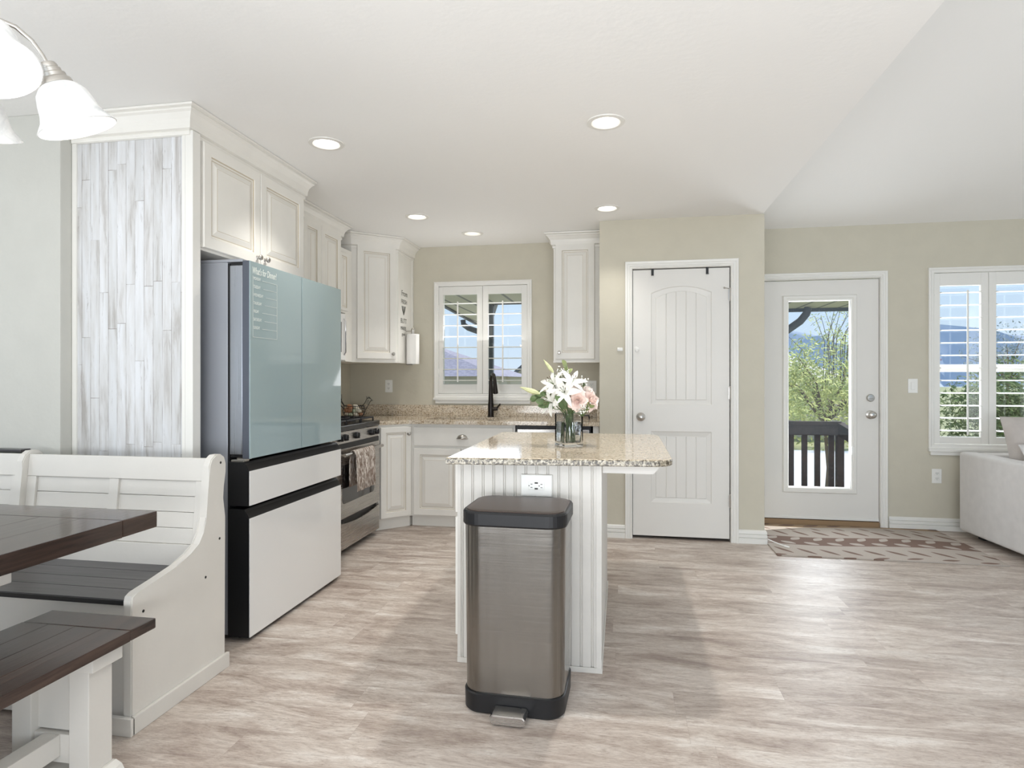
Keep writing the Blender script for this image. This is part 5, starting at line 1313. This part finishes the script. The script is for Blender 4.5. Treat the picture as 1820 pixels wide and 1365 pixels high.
# deck
dk = empty('deck', (0, 0, 0), 0, 'dark stained wooden deck outside the glass door', 'deck')
b = MB()
for q in range(9): b.box(.9, 3.4, 5.68 + q * .145, 5.68 + (q + 1) * .145 - .006, -.13, -.10)
for x_, y_ in ((1.0, 6.8), (3.3, 6.8), (1.0, 5.8), (3.3, 5.8)): b.box(x_ - .06, x_ + .06, y_ - .06, y_ + .06, -.62, -.131)
b.build('deck_boards', M['deckwood'], dk)
ra = empty('deck_railing', (0, 0, 0), 0, 'dark brown wooden railing of the deck outside the glass door', 'railing')
b = MB(); b.box(.9, 2.235, 6.86, 6.96, .745, .785, .003); b.box(.9, 2.235, 6.89, 6.925, .64, .745, .002); b.build('top_rail', M['deckwood'], ra)
b = MB(); b.box(.9, 2.3, 6.89, 6.925, -.07, -.02, .002); b.build('bottom_rail', M['deckwood'], ra)
b = MB()
b.rings([[(2.19, 6.90, .745), (2.26, 6.93, .745), (2.26, 6.93, .785), (2.19, 6.90, .785)], [(2.30, 6.35, .60), (2.37, 6.38, .60), (2.37, 6.38, .64), (2.30, 6.35, .64)]])
b.rings([[(2.21, 6.90, .64), (2.24, 6.91, .64), (2.24, 6.91, .745), (2.21, 6.90, .745)], [(2.32, 6.35, .495), (2.35, 6.36, .495), (2.35, 6.36, .60), (2.32, 6.35, .60)]])
b.build('sloping_rail', M['deckwood'], ra)
for x_ in (.98, 1.11, 1.24, 1.37, 1.50, 1.635, 1.766, 1.899, 2.026, 2.163):
    b = MB(); b.box(x_ - .026, x_ + .026, 6.93, 6.965, -.09, .74, .002); b.build('baluster', M['deckwood'], ra)
b = MB(); b.box(2.205, 2.275, 6.90, 6.965, -.10, .745, .002); b.build('post', M['deckwood'], ra)
b = MB(); b.box(2.265, 2.315, 6.62, 6.67, -.10, .62, .002); b.build('post', M['deckwood'], ra)
# porch roof
pr = empty('porch_roof', (0, 0, 0), 0, 'ribbed metal soffit and dark fascia of the porch roof outside', 'roof')
b = MB(); b.box(-4.5, .4, YB + .15, 6.9, 2.10, 2.14); b.prism([(.4, YB + .15), (2.3, YB + .15), (2.95, 8.1), (.4, 8.1)], 2.10, 2.14, axis='z'); b.prism([(-2.05, 6.9), (-1.40, 6.9), (-2.02, 9.4), (-2.22, 9.4)], 2.10, 2.14, axis='z'); b.build('soffit', M['soffit'], pr)
b = MB(); b.box(-4.5, -2.08, 6.9, 6.94, 2.08, 2.3); b.box(-1.42, .4, 6.9, 6.94, 2.08, 2.3); b.box(.36, .4, 6.94, 8.1, 2.08, 2.3); b.box(.36, 3.0, 8.1, 8.15, 2.06, 2.3); b.prism([(2.3, YB + .15), (2.34, YB + .15), (2.99, 8.1), (2.95, 8.1)], 2.06, 2.3, axis='z')
b.prism([(-2.08, 6.9), (-2.04, 6.9), (-2.22, 9.4), (-2.26, 9.4)], 2.08, 2.3, axis='z'); b.prism([(-1.44, 6.94), (-1.40, 6.94), (-2.0, 9.4), (-2.04, 9.4)], 2.08, 2.3, axis='z'); b.build('fascia', M['fascia'], pr)
b = MB(); b.box(-4.5, .4, YB + .15, 6.9, 2.3, 2.34); b.prism([(.4, YB + .15), (2.34, YB + .15), (3.0, 8.15), (.4, 8.15)], 2.3, 2.34, axis='z'); b.build('roof_deck', M['asphalt_roof'], pr)
b = MB(); b.box(-1.53, -1.47, 7.0, 7.06, -.62, 2.10, .004); tag(b.build('porch_post', M['fascia']), 'dark porch post outside the right pane of the sink window', 'post')
b = MB(); b.tube([(2.22, 7.96, 2.09), (2.20, 7.96, 2.02), (2.13, 7.96, 1.93), (1.98, 7.96, 1.82), (1.7, 7.96, 1.70)], .045, 10)
tag(b.build('downspout', M['fascia']), 'dark curved downspout outside the upper left of the glass door', 'downspout')
b = MB(); b.tube([(-2.30, 8.8, 2.10), (-2.29, 8.8, 2.03), (-2.22, 8.8, 1.98), (-2.0, 8.8, 1.90), (-1.9, 8.8, 1.86)], .04, 10)
tag(b.build('downspout', M['fascia']), 'dark downspout elbow outside the left pane of the sink window', 'downspout')
# houses
def house(name, label, x0, x1, y0, y1, ze, zr, roofmat, hip=0.0, gable=None, zg=-.62):
    r = empty(name, (0, 0, 0), 0, label, 'house'); b = MB(); b.box(x0 + .4, x1 - .4, y0 + .4, y1 - .4, zg, ze); b.build('walls', M['siding'], r)
    ym_ = (y0 + y1) / 2; b = MB()
    a = [b.bm.verts.new(p) for p in ((x0, y0, ze), (x1, y0, ze), (x1, y1, ze), (x0, y1, ze), (x0 + hip, ym_, zr), (x1 - hip, ym_, zr))]
    for ix in ((0, 1, 5, 4), (2, 3, 4, 5), (1, 2, 5), (3, 0, 4), (0, 3, 2, 1)): b._f([a[i] for i in ix])
    b.build('roof', roofmat, r)
    b = MB()
    b.box(x0 + (x1 - x0) * .3, x0 + (x1 - x0) * .42, y0 + .36, y0 + .41, zg + 1.0, ze - .25); b.build('window', M['car_glass'], r)
    if gable:
        gx0, gx1, gz = gable; b = MB(); b.prism([(gx0, zg), (gx1, zg), (gx1, ze), ((gx0 + gx1) / 2, gz), (gx0, ze)], y0 - 1.2, y0 + 1.0, axis='y'); b.build('gable_wall', M['siding'], r)
        b = MB(); e_ = .25
        gm_ = (gx0 + gx1) / 2; sl_ = (gz - ze) / (gm_ - gx0)
        b.prism([(gx0 - e_, ze - e_ * sl_), (gm_, gz), (gx1 + e_, ze - e_ * sl_), (gx1 + e_, ze - e_ * sl_ + .2), (gm_, gz + .2), (gx0 - e_, ze - e_ * sl_ + .2)], y0 - 1.5, y0 + 1.5, axis='y'); b.build('gable_roof', M['fascia'], r)
    return r
house('neighbour_house', 'neighbour house with a grey hip roof seen through the left pane of the sink window', -17, -4.4, 22, 30, 1.35, 2.9, M['asphalt_roof'], 4.2)
house('neighbour_house', 'beige gabled neighbour house seen through the right pane of the sink window', -5.9, 3.0, 34, 42, 1.55, 3.05, M['asphalt_roof'], .5, (-5.6, -3.7, 2.35))
house('neighbour_house', 'pale roofed house behind the yellow-green tree outside the glass door', -1.0, 7.6, 20, 27, .9, 2.45, M['pale_roof'], 2.5)
b = MB(); b.box(-5.45, -5.38, 38, 38.1, 2.9, 4.1); tag(b.build('roof_vent_pole', M['fascia']), 'thin pole standing on the roof outside the sink window', 'pole')
# parked cars
def car(loc, label, mat, sc_=1.0):
    r = empty('parked_car', loc, R(4), label, 'car', None); b = MB()
    b.prism([(-2.2, .25), (2.2, .25), (2.25, .7), (2.0, .85), (1.2, .92), (.6, 1.42), (-1.0, 1.48), (-1.7, .98), (-2.2, .9)], -.85, .85, axis='y', bev=.06); b.build('body', mat, r)
    b = MB(); b.prism([(1.0, .98), (.52, 1.36), (-.95, 1.41), (-1.5, 1.0)], -.87, .87, axis='y'); b.build('windows', M['car_glass'], r)
    for x_ in (-1.4, 1.4):
        for y_ in (-.75, .75):
            b = MB(); b.lathe([(0, -.1), (.32, -.1), (.34, 0), (.32, .1), (0, .1)], (x_, y_, .34), 18, m90); b.build('wheel', M['black'], r)
car((-7.1, 18.6, -.62), 'pale teal car parked outside, low in the left pane of the sink window', M['car_teal'])
car((-1.9, 18.4, -.62), 'white-grey car parked outside, low in the right pane of the sink window', plain('white_car_paint', srgb(225, 226, 228), .3))

# trees: each with its own trunk and crown
def tree(name, label, loc, h, rad, zc, n, mat, size=.05, branches=9, trunk_r=.06, flat=.8, cat='tree', seed=1, sprays=0, leaf_up=0.0):
    random.seed(seed); r = empty(name, loc, 0, label, cat); t = MB(); f = MB()
    t.tube([(0, 0, 0), (.03, 0, h * .3), (-.03, .02, zc * .75)], [trunk_r, trunk_r * .8, trunk_r * .6], 8)
    tips = []
    for k in range(branches):
        a = 2 * PI * k / branches + random.uniform(-.3, .3); rr = rad * random.uniform(.5, .95); zz_ = zc + random.uniform(-.25, .6) * rad * flat
        mid = Vector((math.cos(a) * rr * .4, math.sin(a) * rr * .4, (zc * .75 + zz_) / 2 + .1)); tip = Vector((math.cos(a) * rr, math.sin(a) * rr, zz_))
        t.tube([(-.03, .02, zc * .7), tuple(mid), tuple(tip)], [trunk_r * .5, trunk_r * .3, trunk_r * .08], 6); tips.append((mid, tip))
    for k in range(sprays):
        a = random.uniform(0, 2 * PI); rr = rad * random.uniform(.1, .8); tip = Vector((math.cos(a) * rr, math.sin(a) * rr, zc + rad * flat * random.uniform(.9, 1.45)))
        base = Vector((math.cos(a) * rr * .4, math.sin(a) * rr * .4, zc)); a2_ = a + random.uniform(-1, 1); mid = base.lerp(tip, .6) + Vector((math.cos(a2_) * -.14, math.sin(a2_) * -.14, .05)); end = tip + Vector((math.cos(a2_) * .3, math.sin(a2_) * .3, -.1))
        t.tube([tuple(base), tuple(mid), tuple(tip), tuple(end)], [.006, .005, .0035, .002], 5)
        for q in range(26):
            p = mid.lerp(tip, random.random()) if random.random() < .6 else tip.lerp(end, random.random()); leafq(f, p + Vector((random.gauss(0, .03), random.gauss(0, .03), random.gauss(0, .03))), size * .7)
    for k in range(n):
        u = random.random() ** .45; a = random.uniform(0, 2 * PI); cz = random.uniform(-1, 1); sr = math.sqrt(1 - cz * cz)
        p = Vector((math.cos(a) * sr * u * rad, math.sin(a) * sr * u * rad, zc + cz * u * rad * flat))
        if random.random() < .35:
            mid, tip = random.choice(tips); p = mid.lerp(tip, random.random()) + Vector((random.gauss(0, .1), random.gauss(0, .1), random.gauss(0, .1)))
        leafq(f, p, size)
    t.build('trunk', M['bark'], r); f.build('foliage', mat, r, recalc=False)
    return r
def leafq(f, p, s):
    d = Vector((random.gauss(0, 1), random.gauss(0, 1), random.gauss(0, 1))).normalized(); e_ = d.orthogonal().normalized(); s *= random.uniform(.6, 1.2)
    f._f([f.bm.verts.new(p - d * s), f.bm.verts.new(p + e_ * s * .35), f.bm.verts.new(p + d * s), f.bm.verts.new(p - e_ * s * .35)])
tree('willow_tree', 'airy yellow-green spring tree right outside the glass door', (2.98, 9.75, -.62), 1.8, 1.12, 1.70, 7000, M['foliage_yellow'], .042, 14, .05, .8, seed=3, sprays=16)
tree('blossom_tree', 'small pink blossoming tree at the right edge of the door glass', (7.3, 18.2, -.62), 2.0, 1.0, 2.3, 1500, M['foliage_pink'], .07, 8, .05, .9, seed=4)
tree('willow_tree', 'yellow-green bush farther back, left behind the spring tree', (4.4, 18.4, -.62), 1.2, 1.4, 1.2, 3000, M['foliage_yellow'], .08, 9, .06, .6, seed=5)
tree('garden_shrub', 'dense green shrub outside the left shutter of the right window', (5.35, 9.3, -.62), 1.2, 1.1, 1.25, 11000, M['foliage_green'], .05, 12, .04, .85, cat='shrub', seed=6)
tree('garden_shrub', 'yellow-green shrub outside the second shutter of the right window', (7.7, 9.6, -.62), 1.2, 1.15, 1.35, 11000, M['foliage_yellow'], .05, 12, .04, .85, cat='shrub', seed=7)
tree('bare_tree', 'thin grey-green budding tree outside the upper right window', (9.9, 18.0, -.62), 2.2, 1.1, 2.4, 1800, M['foliage_grey'], .05, 14, .05, .9, seed=8)
tree('garden_shrub', 'green hedge bush farther behind the right window shrubs', (12.9, 19.6, -.62), 1.6, 1.9, 1.4, 5000, M['foliage_green'], .09, 9, .06, .55, cat='shrub', seed=9)
# distant hills
b = MB(); random.seed(12); n = 90; V = []
for j, (yy_, hs) in enumerate(((300, 0.0), (330, .8), (380, 1.0))):
    V.append([b.bm.verts.new((60 + 420 * i / n, yy_ + 20 * math.sin(i * .4), -2 + hs * (23 + 6 * math.sin(i * .31) + 4 * math.sin(i * .83 + 1) + 2 * math.sin(i * 1.9)))) for i in range(n + 1)])
for A, B in zip(V, V[1:]):
    for i in range(n): b._f([A[i], A[i + 1], B[i + 1], B[i]], True)
tag(b.build('distant_hills', M['mountain']), 'hazy blue mountain ridge on the horizon behind the right window', 'mountains', kind='structure')
